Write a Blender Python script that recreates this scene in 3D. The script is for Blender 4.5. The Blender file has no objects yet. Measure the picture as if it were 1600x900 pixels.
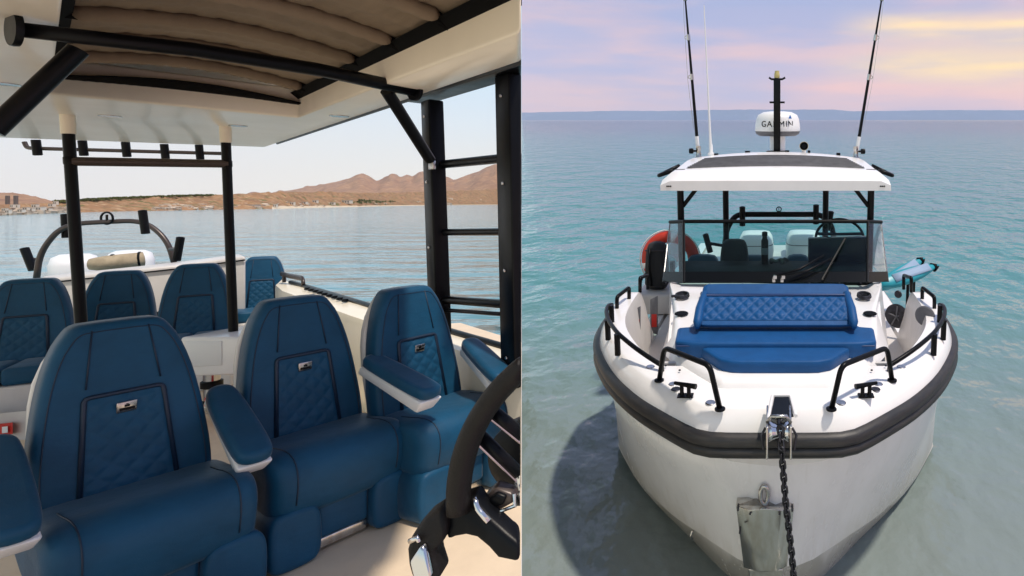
import bpy, bmesh, math, random
from math import sin, cos, pi, radians as R, atan, atan2, sqrt, exp
from mathutils import Vector as V, Matrix as M, noise
random.seed(7)
C = bpy.context.scene.collection
S = bpy.context.scene
# ------------------------------------------------------------------ camera
# one camera (1600x900 frame measures), principal point on the axis of the moored boat
F, PX, PY, CZ = 900.0, 1212.0, 318.0, 2.2
cd = bpy.data.cameras.new('camera'); cam = bpy.data.objects.new('camera', cd); C.objects.link(cam)
cd.sensor_width = 36; cd.lens = F / 1600 * 36
cd.shift_x = (800 - PX) / 1600; cd.shift_y = (PY - 450) / 1600
cd.clip_start = 0.05; cd.clip_end = 40000
cam.location = (0, 0, CZ); cam.rotation_euler = (R(90), 0, 0)
S.camera = cam
# the two halves of the picture are two places that meet in the upright plane SEAM
SN = V((F, 397.0, 0)).normalized()
TILT = atan(131 / F)                                   # the right-hand place lies this much steeper
HR = 3.0                                               # eye height over the right-hand water
MR = M.Translation((0, 0, CZ)) @ M.Rotation(TILT, 4, 'X') @ M.Translation((0, 0, -HR))

# ------------------------------------------------------------------ light
SUN = V((0.33, -0.21, 0.92)).normalized()
el = math.asin(SUN.z); az = atan2(SUN.x, SUN.y)
sl = bpy.data.lights.new('sun', 'SUN'); so = bpy.data.objects.new('sun', sl); C.objects.link(so)
sl.energy = 3.8; sl.angle = R(2.5); sl.color = (1.0, 0.90, 0.77)
so.rotation_euler = (-SUN).to_track_quat('-Z', 'Y').to_euler()
so.location = SUN * 50
S.view_settings.view_transform = 'Standard'; S.view_settings.look = 'None'
S.view_settings.exposure = 0.12; S.view_settings.gamma = 1.0
S.cycles.max_bounces = 8; S.cycles.volume_bounces = 1; S.cycles.transparent_max_bounces = 12
S.cycles.use_denoising = True

class NT:
    """tiny node-tree writer"""
    def __init__(s, t): s.t = t; s.n = t.nodes; s.l = t.links
    def new(s, typ, **kw):
        n = s.n.new(typ)
        for k, v in kw.items():
            if k in n.inputs.keys(): s.put(n.inputs[k], v)
            else: setattr(n, k, v)
        return n
    def put(s, sock, v):
        if hasattr(v, 'is_output'): s.l.new(v, sock)
        else: sock.default_value = v
    def math(s, op, a, b=0.0, c=0.0, clamp=False):
        n = s.n.new('ShaderNodeMath'); n.operation = op; n.use_clamp = clamp
        for i, v in enumerate((a, b, c)): s.put(n.inputs[i], v)
        return n.outputs[0]
    def mix(s, f, a, b):
        n = s.n.new('ShaderNodeMix'); n.data_type = 'RGBA'
        s.put(n.inputs[0], f); s.put(n.inputs[6], a); s.put(n.inputs[7], b)
        return n.outputs[2]
    def ss(s, v, lo, hi):
        n = s.n.new('ShaderNodeMapRange'); n.interpolation_type = 'SMOOTHSTEP'
        s.put(n.inputs[0], v); n.inputs[1].default_value = lo; n.inputs[2].default_value = hi
        return n.outputs[0]
    def noise(s, vec, scale, detail=3, rough=.5):
        n = s.n.new('ShaderNodeTexNoise'); s.put(n.inputs['Vector'], vec)
        n.inputs['Scale'].default_value = scale; n.inputs['Detail'].default_value = detail; n.inputs['Roughness'].default_value = rough
        return n.outputs[0]
    def scale(s, vec, xyz):
        n = s.n.new('ShaderNodeVectorMath'); n.operation = 'MULTIPLY'; s.put(n.inputs[0], vec); n.inputs[1].default_value = xyz
        return n.outputs[0]

W = bpy.data.worlds.new('World'); S.world = W; W.use_nodes = True
t = NT(W.node_tree); t.n.clear()
out = t.new('ShaderNodeOutputWorld'); bg = t.new('ShaderNodeBackground'); t.l.new(bg.outputs[0], out.inputs[0])
bg.inputs[1].default_value = 0.80
d = t.new('ShaderNodeTexCoord').outputs['Generated']
sky = t.new('ShaderNodeTexSky'); sky.sky_type = 'NISHITA'; sky.sun_disc = False
sky.sun_elevation = el; sky.sun_rotation = az; sky.air_density = 1.0; sky.dust_density = 1.5
nish = t.new('ShaderNodeVectorMath', operation='SCALE'); t.put(nish.inputs[0], sky.outputs[0]); nish.inputs['Scale'].default_value = 0.10
sp = t.new('ShaderNodeSeparateXYZ', Vector=d)
z = sp.outputs[2]
# left: pale midday haze going over into the blue of the clear sky
pale = t.mix(t.ss(z, 0.0, 0.22), (1.26, 1.18, 0.96, 1), (0.80, 1.08, 1.22, 1))
left = t.mix(t.ss(z, 0.15, 0.75), pale, nish.outputs[0])
# right: lavender dusk with pink streaks and a yellow glow
rot = t.new('ShaderNodeVectorRotate', rotation_type='X_AXIS'); t.put(rot.inputs['Vector'], d); rot.inputs['Angle'].default_value = -TILT
s2 = t.new('ShaderNodeSeparateXYZ', Vector=rot.outputs[0]); x2, z2 = s2.outputs[0], s2.outputs[2]
n1 = t.noise(t.scale(rot.outputs[0], (1.7, 1.7, 10)), 1.5, 4, .5)
n2 = t.noise(t.scale(rot.outputs[0], (2.2, 2.2, 17)), 1.7, 4, .52)
base = t.mix(t.ss(z2, 0.0, 0.30), (0.68, 0.60, 0.82, 1), (0.40, 0.50, 0.84, 1))
pinkf = t.math('MULTIPLY', t.ss(n1, 0.42, 0.66), t.math('SUBTRACT', 1.0, t.ss(z2, 0.10, 0.42)))
c1 = t.mix(pinkf, base, (1.02, 0.68, 0.70, 1))
low = t.math('MULTIPLY', t.math('SUBTRACT', 1.0, t.ss(z2, 0.02, 0.085)), 0.55)
c1 = t.mix(low, c1, (0.90, 0.60, 0.62, 1))
wz = t.math('ADD', z2, t.math('MULTIPLY', t.math('SUBTRACT', n1, .5), .09))
def streak(zc, zw, x0, x1, k):
    q = t.math('DIVIDE', t.math('SUBTRACT', wz, zc), zw)
    e_ = t.math('EXPONENT', t.math('MULTIPLY', t.math('MULTIPLY', q, q), -1.0))
    return t.math('MULTIPLY', t.math('MULTIPLY', e_, t.ss(x2, x0, x1)), t.math('MULTIPLY', t.math('ADD', .55, t.math('MULTIPLY', t.ss(n2, .35, .6), .45)), k), clamp=True)
c1 = t.mix(t.math('MULTIPLY', t.ss(n2, 0.45, 0.7), 0.45), c1, (0.40, 0.50, 0.84, 1))
c1 = t.mix(streak(.048, .024, -.08, .12, .85), c1, (1.35, .72, .58, 1))
c1 = t.mix(streak(.095, .030, .04, .26, 1.1), c1, (1.60, 1.10, .40, 1))
c1 = t.mix(streak(.150, .017, .07, .24, 1.0), c1, (1.50, 1.05, .50, 1))
side = t.new('ShaderNodeVectorMath', operation='DOT_PRODUCT'); t.put(side.inputs[0], d); side.inputs[1].default_value = SN
f = t.math('GREATER_THAN', side.outputs['Value'], 0.0)
t.l.new(t.mix(f, left, c1), bg.inputs[0])

# ------------------------------------------------------------------ materials
def mat(name, col, rough=.5, metal=0.0, var=0.0, vscale=6.0, bump=0.0, bscale=40.0, coat=0.0, spec=.5, col2=None, stretch=(1, 1, 1), wrinkle=0.0, sheen=0.0):
    m = bpy.data.materials.new(name); m.use_nodes = True
    t = NT(m.node_tree); b = t.n['Principled BSDF']
    b.inputs['Roughness'].default_value = rough; b.inputs['Metallic'].default_value = metal
    b.inputs['Specular IOR Level'].default_value = spec; b.inputs['Coat Weight'].default_value = coat; b.inputs['Coat Roughness'].default_value = .08
    b.inputs['Base Color'].default_value = (*col, 1); b.inputs['Sheen Weight'].default_value = sheen; b.inputs['Sheen Roughness'].default_value = .35
    if var or bump:
        co = t.scale(t.new('ShaderNodeTexCoord').outputs['Object'], stretch)
    if var:
        n = t.noise(co, vscale, 5, .6)
        c2 = col2 or tuple(c * (1 - var) for c in col)
        t.l.new(t.mix(t.ss(n, .35, .68), (*col, 1), (*c2, 1)), b.inputs['Base Color'])
        t.l.new(t.math('ADD', t.math('MULTIPLY', n, .18), rough - .09), b.inputs['Roughness'])
    if bump:
        bn = t.new('ShaderNodeBump'); bn.inputs['Strength'].default_value = bump; bn.inputs['Distance'].default_value = .01
        hh = t.noise(co, bscale, 4, .6)
        if wrinkle: hh = t.math('ADD', hh, t.math('MULTIPLY', t.noise(t.scale(co, (1, 1, 2.2)), 9, 3, .5), wrinkle * 8))
        t.put(bn.inputs['Height'], hh); t.l.new(bn.outputs[0], b.inputs['Normal'])
    return m
vinyl = mat('teal_blue_vinyl', (.0035, .066, .142), .55, var=.22, vscale=5, bump=.10, bscale=220, spec=.30, wrinkle=.7, sheen=.18)
piping = mat('dark_blue_piping', (.004, .018, .045), .5)
royal = mat('royal_blue_vinyl', (.003, .070, .225), .55, var=.15, vscale=7, bump=.10, bscale=200, spec=.25, wrinkle=.35, sheen=.1)
royald = mat('dark_royal_piping', (.003, .03, .12), .5)
gel = mat('white_gelcoat', (.86, .84, .835), .22, var=.05, vscale=3, coat=.25)
hullm = mat('worn_white_hull', (.80, .77, .76), .26, var=.10, vscale=3.2, coat=.3, bump=.04, bscale=60, stretch=(1, 1, .5))
cream = mat('cream_gelcoat', (.90, .81, .65), .32, var=.05, vscale=2, coat=.15)
deckm = mat('nonskid_deck', (.76, .61, .44), .5, var=.08, vscale=4, bump=.15, bscale=160)
# scum line along the hull's foot
_t = NT(hullm.node_tree); _b = _t.n['Principled BSDF']; _co = _t.new('ShaderNodeTexCoord').outputs['Object']
_z = _t.new('ShaderNodeSeparateXYZ', Vector=_co).outputs[2]; _n = _t.noise(_t.scale(_co, (3, 3, .6)), 3.0, 5, .65)
_f = _t.math('MULTIPLY', _t.math('SUBTRACT', 1.0, _t.ss(_t.math('SUBTRACT', _z, _t.math('MULTIPLY', _n, .5)), -.12, .22)), .5)
_o = _b.inputs['Base Color'].links[0].from_socket; _t.l.new(_t.mix(_f, _o, (.50, .45, .36, 1)), _b.inputs['Base Color'])
_st = _t.math('MULTIPLY', _t.ss(_t.noise(_t.scale(_co, (9, 9, .7)), 2.0, 4, .6), .56, .72), .22)
_o = _b.inputs['Base Color'].links[0].from_socket; _t.l.new(_t.mix(_st, _o, (.58, .53, .47, 1)), _b.inputs['Base Color'])
greyg = mat('light_grey_gelcoat', (.62, .59, .57), .35, var=.1, vscale=4)
black = mat('black_powder_coat', (.004, .0045, .006), .34, var=.2, vscale=9, bump=.03, bscale=260, spec=.14)
rubber = mat('black_rubber', (.012, .0125, .015), .48, var=.35, vscale=8, bump=.12, bscale=40, col2=(.030, .027, .025), stretch=(1, 1, 7))
leather = mat('black_wheel_leather', (.009, .0075, .007), .5, var=.2, vscale=20, bump=.15, bscale=220, spec=.2)
bronze = mat('dark_bronze_tube', (.060, .045, .040), .35, .3)
steel = mat('stainless_steel', (.56, .54, .52), .24, 1.0, var=.25, vscale=9, stretch=(4, 4, .7))
brushed = mat('stained_stainless', (.66, .64, .61), .24, 1.0, var=.15, vscale=5, col2=(.52, .48, .43), stretch=(5, 5, .8))
chrome = mat('chrome', (.62, .62, .63), .14, 1.0)
iron = mat('dark_chain_steel', (.055, .055, .065), .42, .8, var=.4, vscale=30)
canvas = mat('brown_canvas', (.235, .175, .115), .9, var=.16, vscale=4, bump=.25, bscale=140, stretch=(1, 1, 1))
canvasb = mat('black_canvas_edge', (.005, .005, .005), .9, spec=.1)
beige = mat('beige_cover', (.42, .34, .23), .8, var=.25, vscale=9, bump=.4, bscale=25)
gripm = mat('grey_grip_sheet', (.135, .135, .150), .6, var=.2, vscale=12, bump=.1, bscale=150)
redm = mat('red_plastic', (.55, .02, .015), .45)
orange = mat('orange_ring_cover', (.60, .038, .016), .5, var=.2, vscale=9, bump=.1, bscale=60)
turq = mat('turquoise_board', (.015, .30, .38), .4, var=.25, vscale=5)
dark = mat('dark_interior', (.004, .005, .007), .6, var=.3, vscale=6, spec=.08)
seatdk = mat('dark_blue_seat', (.008, .045, .090), .5)  # even dark blue of the seat backs behind the windscreen
screen = mat('display_glass', (.003, .004, .005), .18, spec=.15)
cloth = mat('black_bag_cloth', (.016, .017, .020), .8, bump=.3, bscale=50)
whitep = mat('white_plastic', (.78, .78, .79), .35)
bluep = mat('blue_print', (.01, .13, .45), .4)
yellow = mat('lamp_glass_yellow', (.50, .42, .16), .3)
def glass(name, tint, gloss=.06, grough=.02):
    m = bpy.data.materials.new(name); m.use_nodes = True; t = NT(m.node_tree); t.n.clear()
    o = t.new('ShaderNodeOutputMaterial'); tr = t.new('ShaderNodeBsdfTransparent'); tr.inputs[0].default_value = (*tint, 1)
    gl = t.new('ShaderNodeBsdfGlossy'); gl.inputs['Roughness'].default_value = grough
    fr = t.new('ShaderNodeFresnel'); bf = t.new('ShaderNodeNewGeometry').outputs['Backfacing']
    t.put(fr.inputs[0], t.math('ADD', 1.22, t.math('MULTIPLY', bf, 1 / 1.22 - 1.22)))
    mx = t.new('ShaderNodeMixShader'); t.l.new(fr.outputs[0], mx.inputs[0]); t.l.new(tr.outputs[0], mx.inputs[1]); t.l.new(gl.outputs[0], mx.inputs[2])
    t.l.new(mx.outputs[0], o.inputs[0]); return m
tint = glass('tinted_windscreen', (.74, .91, .90)); clear = glass('clear_side_glass', (.92, .94, .95))

# ------------------------------------------------------------------ mesh helpers
BASE = {}
def tag(o, label=None, cat=None, group=None, kind=None):
    for k, v in (('label', label), ('category', cat), ('group', group), ('kind', kind)):
        if v: o[k] = v
    return o
def thing(name, label, cat, base=(0, 0, 0), right=False, rz=0.0, group=None, local=False):
    o = bpy.data.objects.new(name, None); C.objects.link(o); o.empty_display_size = .1
    m = M.Translation(V(base)) @ M.Rotation(rz, 4, 'Z')
    o.matrix_world = (MR @ m) if right else m
    BASE[o.name] = V((0, 0, 0)) if (local or rz) else V(base)
    return tag(o, label, cat, group)
def base_of(o):
    while o.parent: o = o.parent
    return BASE.get(o.name, V((0, 0, 0)))

class MB:
    def __init__(s): s.v = []; s.f = []; s.sm = []
    def add(s, vs, fs, smooth=True):
        o = len(s.v); s.v += [V(p) for p in vs]; s.f += [[i + o for i in f] for f in fs]; s.sm += [smooth] * len(fs); return s
    def box(s, c, sz, m=None):
        x, y, z = (q / 2 for q in sz); c = V(c)
        vs = [V((sx * x, sy * y, sz_ * z)) for sx in (-1, 1) for sy in (-1, 1) for sz_ in (-1, 1)]
        if m: vs = [m @ p for p in vs]
        return s.add([p + c for p in vs], [(0, 1, 3, 2), (4, 6, 7, 5), (0, 4, 5, 1), (2, 3, 7, 6), (0, 2, 6, 4), (1, 5, 7, 3)], False)
    def hexa(s, bot, top):
        n = len(bot)
        return s.add(list(bot) + list(top), [tuple(range(n))[::-1], tuple(range(n, 2 * n))] + [(i, (i + 1) % n, n + (i + 1) % n, n + i) for i in range(n)], False)
    def loft(s, rings, closed=True, cap0=True, cap1=True, smooth=True):
        n = len(rings[0]); vs = [p for r in rings for p in r]; fs = []
        for k in range(len(rings) - 1):
            for i in range(n if closed else n - 1):
                j = (i + 1) % n; fs.append((k * n + i, k * n + j, (k + 1) * n + j, (k + 1) * n + i))
        s.add(vs, fs, smooth)
        o = len(s.v) - len(vs)
        if closed and cap0: s.f.append([o + i for i in range(n)][::-1]); s.sm.append(False)
        if closed and cap1: s.f.append([o + (len(rings) - 1) * n + i for i in range(n)]); s.sm.append(False)
        return s
    def tube(s, path, r, seg=10, closed=False, flat=1.0, up=None, radii=None):
        P = [V(p) for p in path]; n = len(P); rings = []; prev = None
        for i, p in enumerate(P):
            a = P[(i - 1) % n] if (closed or i) else p; b = P[(i + 1) % n] if (closed or i < n - 1) else p
            tdir = (b - a).normalized()
            if prev is None:
                u = V(up) if up else (V((0, 0, 1)) if abs(tdir.z) < .9 else V((1, 0, 0)))
            else: u = prev
            u = (u - tdir * u.dot(tdir)).normalized(); prev = u; w = tdir.cross(u)
            rr = radii[i] if radii else r
            rings.append([p + u * (rr * cos(2 * pi * k / seg)) + w * (rr * flat * sin(2 * pi * k / seg)) for k in range(seg)])
        if closed: rings.append(rings[0]); return s.loft(rings, cap0=False, cap1=False)
        return s.loft(rings)
    def lathe(s, prof, c=(0, 0, 0), seg=24, m=None):
        rings = []
        for r, zz in prof:
            ring = [V((r * cos(2 * pi * k / seg), r * sin(2 * pi * k / seg), zz)) for k in range(seg)]
            rings.append([(m @ p if m else p) + V(c) for p in ring])
        return s.loft(rings)
    def grid(s, fn, nu, nv, smooth=True):
        vs = [fn(i / nu, j / nv) for j in range(nv + 1) for i in range(nu + 1)]
        return s.add(vs, [(j * (nu + 1) + i, j * (nu + 1) + i + 1, (j + 1) * (nu + 1) + i + 1, (j + 1) * (nu + 1) + i) for j in range(nv) for i in range(nu)], smooth)
    def build(s, name, m, parent=None, bevel=0.0, cut=None, seg=2, solid=0.0, sharp=35, kind=None, label=None):
        bm = bmesh.new(); b = base_of(parent) if parent else V((0, 0, 0))
        vs = [bm.verts.new(p) for p in s.v]
        for f, sm in zip(s.f, s.sm):
            try: q = bm.faces.new([vs[i] for i in f]); q.smooth = sm or bevel > 0
            except ValueError: pass
        bmesh.ops.remove_doubles(bm, verts=bm.verts, dist=1e-5)
        bmesh.ops.recalc_face_normals(bm, faces=bm.faces)
        if cut:                                       # keep one side of the seam between the two places
            n = SN if cut == 'L' else -SN
            g = bm.verts[:] + bm.edges[:] + bm.faces[:]
            r = bmesh.ops.bisect_plane(bm, geom=g, plane_co=V((0, 0, 0)) - n * .002, plane_no=n, clear_outer=True)
            es = [e for e in r['geom_cut'] if isinstance(e, bmesh.types.BMEdge)]
            if es: bmesh.ops.holes_fill(bm, edges=es, sides=0)
        if b.length: bmesh.ops.translate(bm, verts=bm.verts, vec=-b)
        me = bpy.data.meshes.new(name); bm.to_mesh(me); bm.free()
        o = bpy.data.objects.new(name, me); C.objects.link(o); me.materials.append(m)
        if parent: o.parent = parent
        if solid:
            md = o.modifiers.new('solid', 'SOLIDIFY'); md.thickness = solid; md.offset = 0
        if bevel:
            md = o.modifiers.new('bevel', 'BEVEL'); md.width = bevel; md.segments = seg; md.limit_method = 'ANGLE'; md.angle_limit = R(30); md.harden_normals = False
        if sharp and not bevel:
            try: me.set_sharp_from_angle(angle=R(sharp))
            except Exception: pass
        if kind: o['kind'] = kind
        if label: o['label'] = label
        return o
def arc(pts, r=.05, n=5):
    """round the corners of a polyline"""
    P = [V(p) for p in pts]; o = [P[0]]
    for a, b, c in zip(P, P[1:], P[2:]):
        d1 = (a - b); d2 = (c - b); k = min(r, d1.length * .45, d2.length * .45)
        p, q = b + d1.normalized() * k, b + d2.normalized() * k
        for i in range(n + 1):
            u = i / n; o.append(p * (1 - u) ** 2 + b * 2 * u * (1 - u) + q * u * u)
    return o + [P[-1]]
def at(px, py, Y): return V(((px - PX) / F * Y, Y, CZ - (py - PY) / F * Y))
def atz(px, py, z):
    return at(px, py, (CZ - z) * F / (py - PY))
def rr_(px, py):
    dd = V(((px - PX) / F, 1, -(py - PY) / F)); dd.rotate(M.Rotation(-TILT, 3, 'X')); return dd
def ry(px, py, y): dd = rr_(px, py); return V((0, 0, HR)) + dd * (y / dd.y)
def rz(px, py, z): dd = rr_(px, py); return V((0, 0, HR)) + dd * ((z - HR) / dd.z)
def mir(p): return V((-p[0], p[1], p[2]))
def copy_tree(o, parent=None):
    c = o.copy(); C.objects.link(c)
    if parent: c.parent = parent
    for ch in [q for q in o.children]: copy_tree(ch, c)
    return c
# ================================================================== SETTING, left: bay water, shore, hills
def water(name, deep, shallow, near, far, rough, bscale, bstr, stretch, calm=0):
    m = bpy.data.materials.new(name); m.use_nodes = True; t = NT(m.node_tree); b = t.n['Principled BSDF']
    co = t.new('ShaderNodeTexCoord').outputs['Object']
    sp = t.new('ShaderNodeSeparateXYZ', Vector=co)
    n0 = t.noise(t.scale(co, (.03, .09, 1)), 1.0, 4, .6)
    dist = t.math('ADD', sp.outputs[1], t.math('MULTIPLY', t.math('SUBTRACT', n0, .5), near * .8))
    c = t.mix(t.ss(dist, near, far), (*shallow, 1), (*deep, 1))
    t.l.new(c, b.inputs['Base Color'])
    b.inputs['Roughness'].default_value = rough; b.inputs['IOR'].default_value = 1.33; b.inputs['Specular IOR Level'].default_value = .9
    h = None
    for sc, w in zip(bscale, bstr):
        n = t.noise(t.scale(co, stretch), sc, 3, .55)
        n = t.math('MULTIPLY', n, w); h = n if h is None else t.math('ADD', h, n)
    bn = t.new('ShaderNodeBump'); bn.inputs['Strength'].default_value = 1.0; bn.inputs['Distance'].default_value = 1.0
    if calm: h = t.math('MULTIPLY', h, t.math('ADD', .28, t.math('MULTIPLY', t.ss(sp.outputs[1], 4.0, calm), .72)))     # the shallows lie calm
    t.put(bn.inputs['Height'], h); t.l.new(bn.outputs[0], b.inputs['Normal'])
    return m, t, b
baym, _, _ = water('bay_water', (.24, .39, .45), (.11, .26, .31), 10, 90, .08, (.28, 1.1, 3.0), (.42, .10, .03), (.55, 1.5, 1))
mb = MB()
def shoreY(px):
    pts = [(-500, 80), (0, 104), (100, 133), (280, 185), (430, 235), (560, 380), (680, 700), (770, 1000), (900, 1500)]
    for (a, ya), (b, yb) in zip(pts, pts[1:]):
        if a <= px <= b: return ya + (yb - ya) * (px - a) / (b - a)
    return pts[0][1] if px < 0 else pts[-1][1]
xs = list(range(-500, 901, 20))
near_r = [V(((p - PX) / F * .2, .2, 0)) for p in xs]
far_r = [V(((p - PX) / F * shoreY(p) * 1.03, shoreY(p) * 1.03, 0)) for p in xs]
rings = [[a.lerp(b, (k / 8) ** 2) for a, b in zip(near_r, far_r)] for k in range(9)]
mb.loft(rings, closed=False)
mb.build('bay_water', baym, cut='L', kind='structure', sharp=0)

def land_mat(name, cols, sc, green=None):
    m = bpy.data.materials.new(name); m.use_nodes = True; t = NT(m.node_tree); b = t.n['Principled BSDF']
    co = t.new('ShaderNodeTexCoord').outputs['Object']; b.inputs['Roughness'].default_value = .95; b.inputs['Specular IOR Level'].default_value = .1
    n = t.noise(co, sc, 6, .65); n2 = t.noise(co, sc * 5, 4, .7)
    c = t.mix(t.ss(n, .35, .65), (*cols[0], 1), (*cols[1], 1)); c = t.mix(t.ss(n2, .52, .66), c, (*cols[2], 1))
    if green: c = t.mix(t.ss(t.noise(co, sc * 2.2, 5, .7), .54, .62), c, (*green, 1))
    t.l.new(c, b.inputs['Base Color']); return m
def lerp_pts(pts, x):
    for (a, ya), (b, yb) in zip(pts, pts[1:]):
        if a <= x <= b: return ya + (yb - ya) * (x - a) / (b - a)
    return pts[0][1] if x < pts[0][0] else pts[-1][1]
def ridge(name, pts, dist, base_d, m, rough, depth=1.5, kind='structure'):
    """terrain rising from its front edge to a ridge line and falling away behind it"""
    xs = [x / 2 for x in range(-600, 1801, 8)]; rows = []
    lo = base_d
    for k in range(17):
        u = k / 16; row = []
        for p in xs:
            d0 = lo(p) if callable(lo) else lo; d1 = d0 * dist if callable(lo) else dist
            ztop = CZ + (PY - lerp_pts(pts, p)) / F * d1
            h_ = max(.5, ztop); jit = rough * d1 / F * (sin(p * .31 + k) * .6 + random.uniform(-.7, .7)) + h_ * .22 * noise.fractal(V((p * .035, k * .55, d1 * .01)), 1.0, 2.1, 4)
            if u <= .7:
                w = u / .7; Y = d0 + (d1 - d0) * w; zz = -.3 + (ztop + .3) * (w ** .85) + jit * (w * 1.2 if w < .95 else .22)
            else:
                w = (u - .7) / .3; Y = d1 * (1 + w * (depth - 1)); zz = ztop * (1 - w) - 1.0 * w
            row.append(V(((p - PX) / F * Y, Y, zz)))
        rows.append(row)
    b = MB(); b.loft(rows, closed=False); return b.build(name, m, cut='L', kind=kind, sharp=0)
dry = land_mat('dry_shore_earth', ((.36, .20, .10), (.24, .14, .08), (.50, .35, .21)), .09, (.13, .13, .05))
hillm = land_mat('dry_hillside', ((.36, .20, .13), (.27, .16, .12), (.42, .27, .19)), .02)
mtn = land_mat('bare_mountain', ((.37, .21, .115), (.25, .14, .09), (.46, .29, .17)), .012)
ridge('shore_land', [(-300, 316), (0, 319), (60, 318), (93, 315), (140, 312), (200, 309), (280, 306), (330, 305), (400, 301), (470, 300), (560, 301), (640, 300), (700, 298), (815, 294), (900, 292)], 1.22, lambda p: shoreY(p), dry, 1.2)
ridge('hill', [(-300, 300), (0, 301), (22, 301), (50, 306), (76, 313), (84, 314), (100, 311), (118, 316), (200, 330), (900, 330)], 900, 420, mtn, .5)
ridge('mountain_range', [(-300, 345), (250, 345), (330, 312), (380, 304), (394, 299), (414, 302), (430, 300), (437, 297), (446, 299), (483, 291), (502, 289), (527, 283), (546, 279), (557, 273), (567, 270), (578, 275), (589, 282), (600, 278), (611, 275), (624, 278), (635, 271), (645, 274), (657, 267), (680, 272), (701, 277), (709, 281), (733, 273), (771, 257), (815, 246), (900, 240)], 2600, 1500, mtn, .9)
# scrub on the shore: one mass nobody could count
leafm = land_mat('scrub_leaves', ((.10, .12, .03), (.16, .16, .05), (.06, .08, .03)), 1.2)
mb = MB()
def tuft(p, Y, zb, s):
    for _ in range(7):
        c = V(((p - PX) / F * Y, Y, zb)) + V((random.gauss(0, s), random.gauss(0, s), random.uniform(0, s)))
        for _ in range(3):
            a = V((random.gauss(0, 1), random.gauss(0, 1), random.gauss(0, 1))).normalized() * s * .7
            b_ = V((random.gauss(0, 1), random.gauss(0, 1), random.gauss(0, 1))).normalized() * s * .7
            mb.add([c - a, c + b_, c + a, c - b_], [(0, 1, 2, 3)])
top = [(93, 315), (140, 312), (200, 309), (280, 306), (330, 305)]
for i in range(420):
    p = random.uniform(88, 330); Y = shoreY(p) * 1.21; zt = CZ + (PY - lerp_pts(top, p)) / F * Y
    tuft(p, Y * random.uniform(.97, 1.0), zt - random.uniform(-.05, .35), .36)
for i in range(170):
    p = random.uniform(300, 800); w = random.random(); Y = shoreY(p) * (1.02 + .12 * w); tuft(p, Y, .2 + w * 1.4 * Y / 200, .0015 * Y)
for i in range(60):
    p = random.gauss(588, 18); Y = shoreY(p) * 1.05; tuft(p, Y, .8 + random.uniform(0, 3.5), .9)
mb.build('shore_scrub', leafm, cut='L', kind='stuff', sharp=0)
rockm = mat('pale_shore_rock', (.58, .47, .36), .9, var=.4, vscale=.8)
mb = MB()
for i in range(240):
    p = random.choice([random.uniform(-20, 120), random.uniform(-20, 120), random.uniform(240, 330), random.uniform(330, 815)]); Y = shoreY(p) * random.uniform(1.005, 1.08)
    s = Y * random.uniform(.0012, .0042); c = V(((p - PX) / F * Y, Y, s * .3 + (Y / shoreY(p) - 1) * Y * .09))
    mb.box(c, (s * 2.2, s * 2, s * random.uniform(.8, 1.6)), M.Rotation(random.uniform(0, 3), 3, 'Z') @ M.Rotation(random.uniform(-.4, .4), 3, 'X'))
mb.build('shore_rocks', rockm, cut='L', kind='stuff')
# beach strip
sand = mat('pale_beach_sand', (.66, .55, .40), .9, var=.2, vscale=.2)
mb = MB(); rows = []
xs = range(425, 901, 12)
rows = [[V(((p - PX) / F * shoreY(p) * k, shoreY(p) * k, zz)) for p in xs] for k, zz in ((.985, -.02), (1.0, .35), (1.03, 1.2))]
mb.loft(rows, closed=False); mb.build('beach', sand, cut='L', kind='structure', sharp=0)
# buildings on the shore
bw = mat('pale_render_wall', (.70, .62, .52), .8, var=.1, vscale=.4); bdark = mat('window_void', (.08, .07, .07), .4); roofm = mat('flat_roof', (.46, .36, .27), .8)
towerm = mat('grey_tower_concrete', (.17, .14, .13), .85, var=.2, vscale=.5)
def house(px, py_base, wpx, hpx, label, cat='house', Y=None, nwin=3, floors=1, tm=bw, name='shore_house', group=None):
    Y = Y or shoreY(px) * 1.04; w, h = wpx / F * Y, hpx / F * Y; dpt = w * .6
    b = at(px, py_base, Y); r = thing(name, label, cat, b, group=group)
    MB().box(b + V((0, dpt / 2, h / 2)), (w, dpt, h)).build('wall', tm, r)
    MB().box(b + V((0, dpt / 2, h + h * .04)), (w * 1.06, dpt * 1.06, h * .08)).build('roof', roofm, r)
    for fl in range(floors):
        for k in range(nwin):
            x = (k + .5) / nwin * w - w / 2; zz = h * (fl + .55) / floors
            MB().box(b + V((x, -.02 * dpt, zz)), (w / nwin * .45, .03 * dpt, h / floors * .42)).build('window', bdark, r)
house(390, 328, 17, 8, 'low pale flat-roofed house at the water edge, left of the green scrub', nwin=4)
house(404, 327, 11, 6, 'small pale annex house beside the longer shore house', nwin=2)
house(362, 327, 9, 5, 'little pale hut on the shore, farthest left of the shore houses', nwin=2)
house(540, 318, 12, 5, 'pale house below the mountain peak on the brown shore slope', nwin=3)
house(10, 320, 4.5, 14, 'dark narrow tower slab on the far left shore, the left one of two', 'tower', Y=150, nwin=1, floors=5, tm=towerm, name='tower_block')
house(23, 320, 4.5, 14, 'dark narrow tower slab on the far left shore, the right one of two', 'tower', Y=150, nwin=1, floors=5, tm=towerm, name='tower_block')
ORD = 'first second third fourth fifth sixth seventh eighth ninth tenth eleventh twelfth thirteenth'.split()
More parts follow.
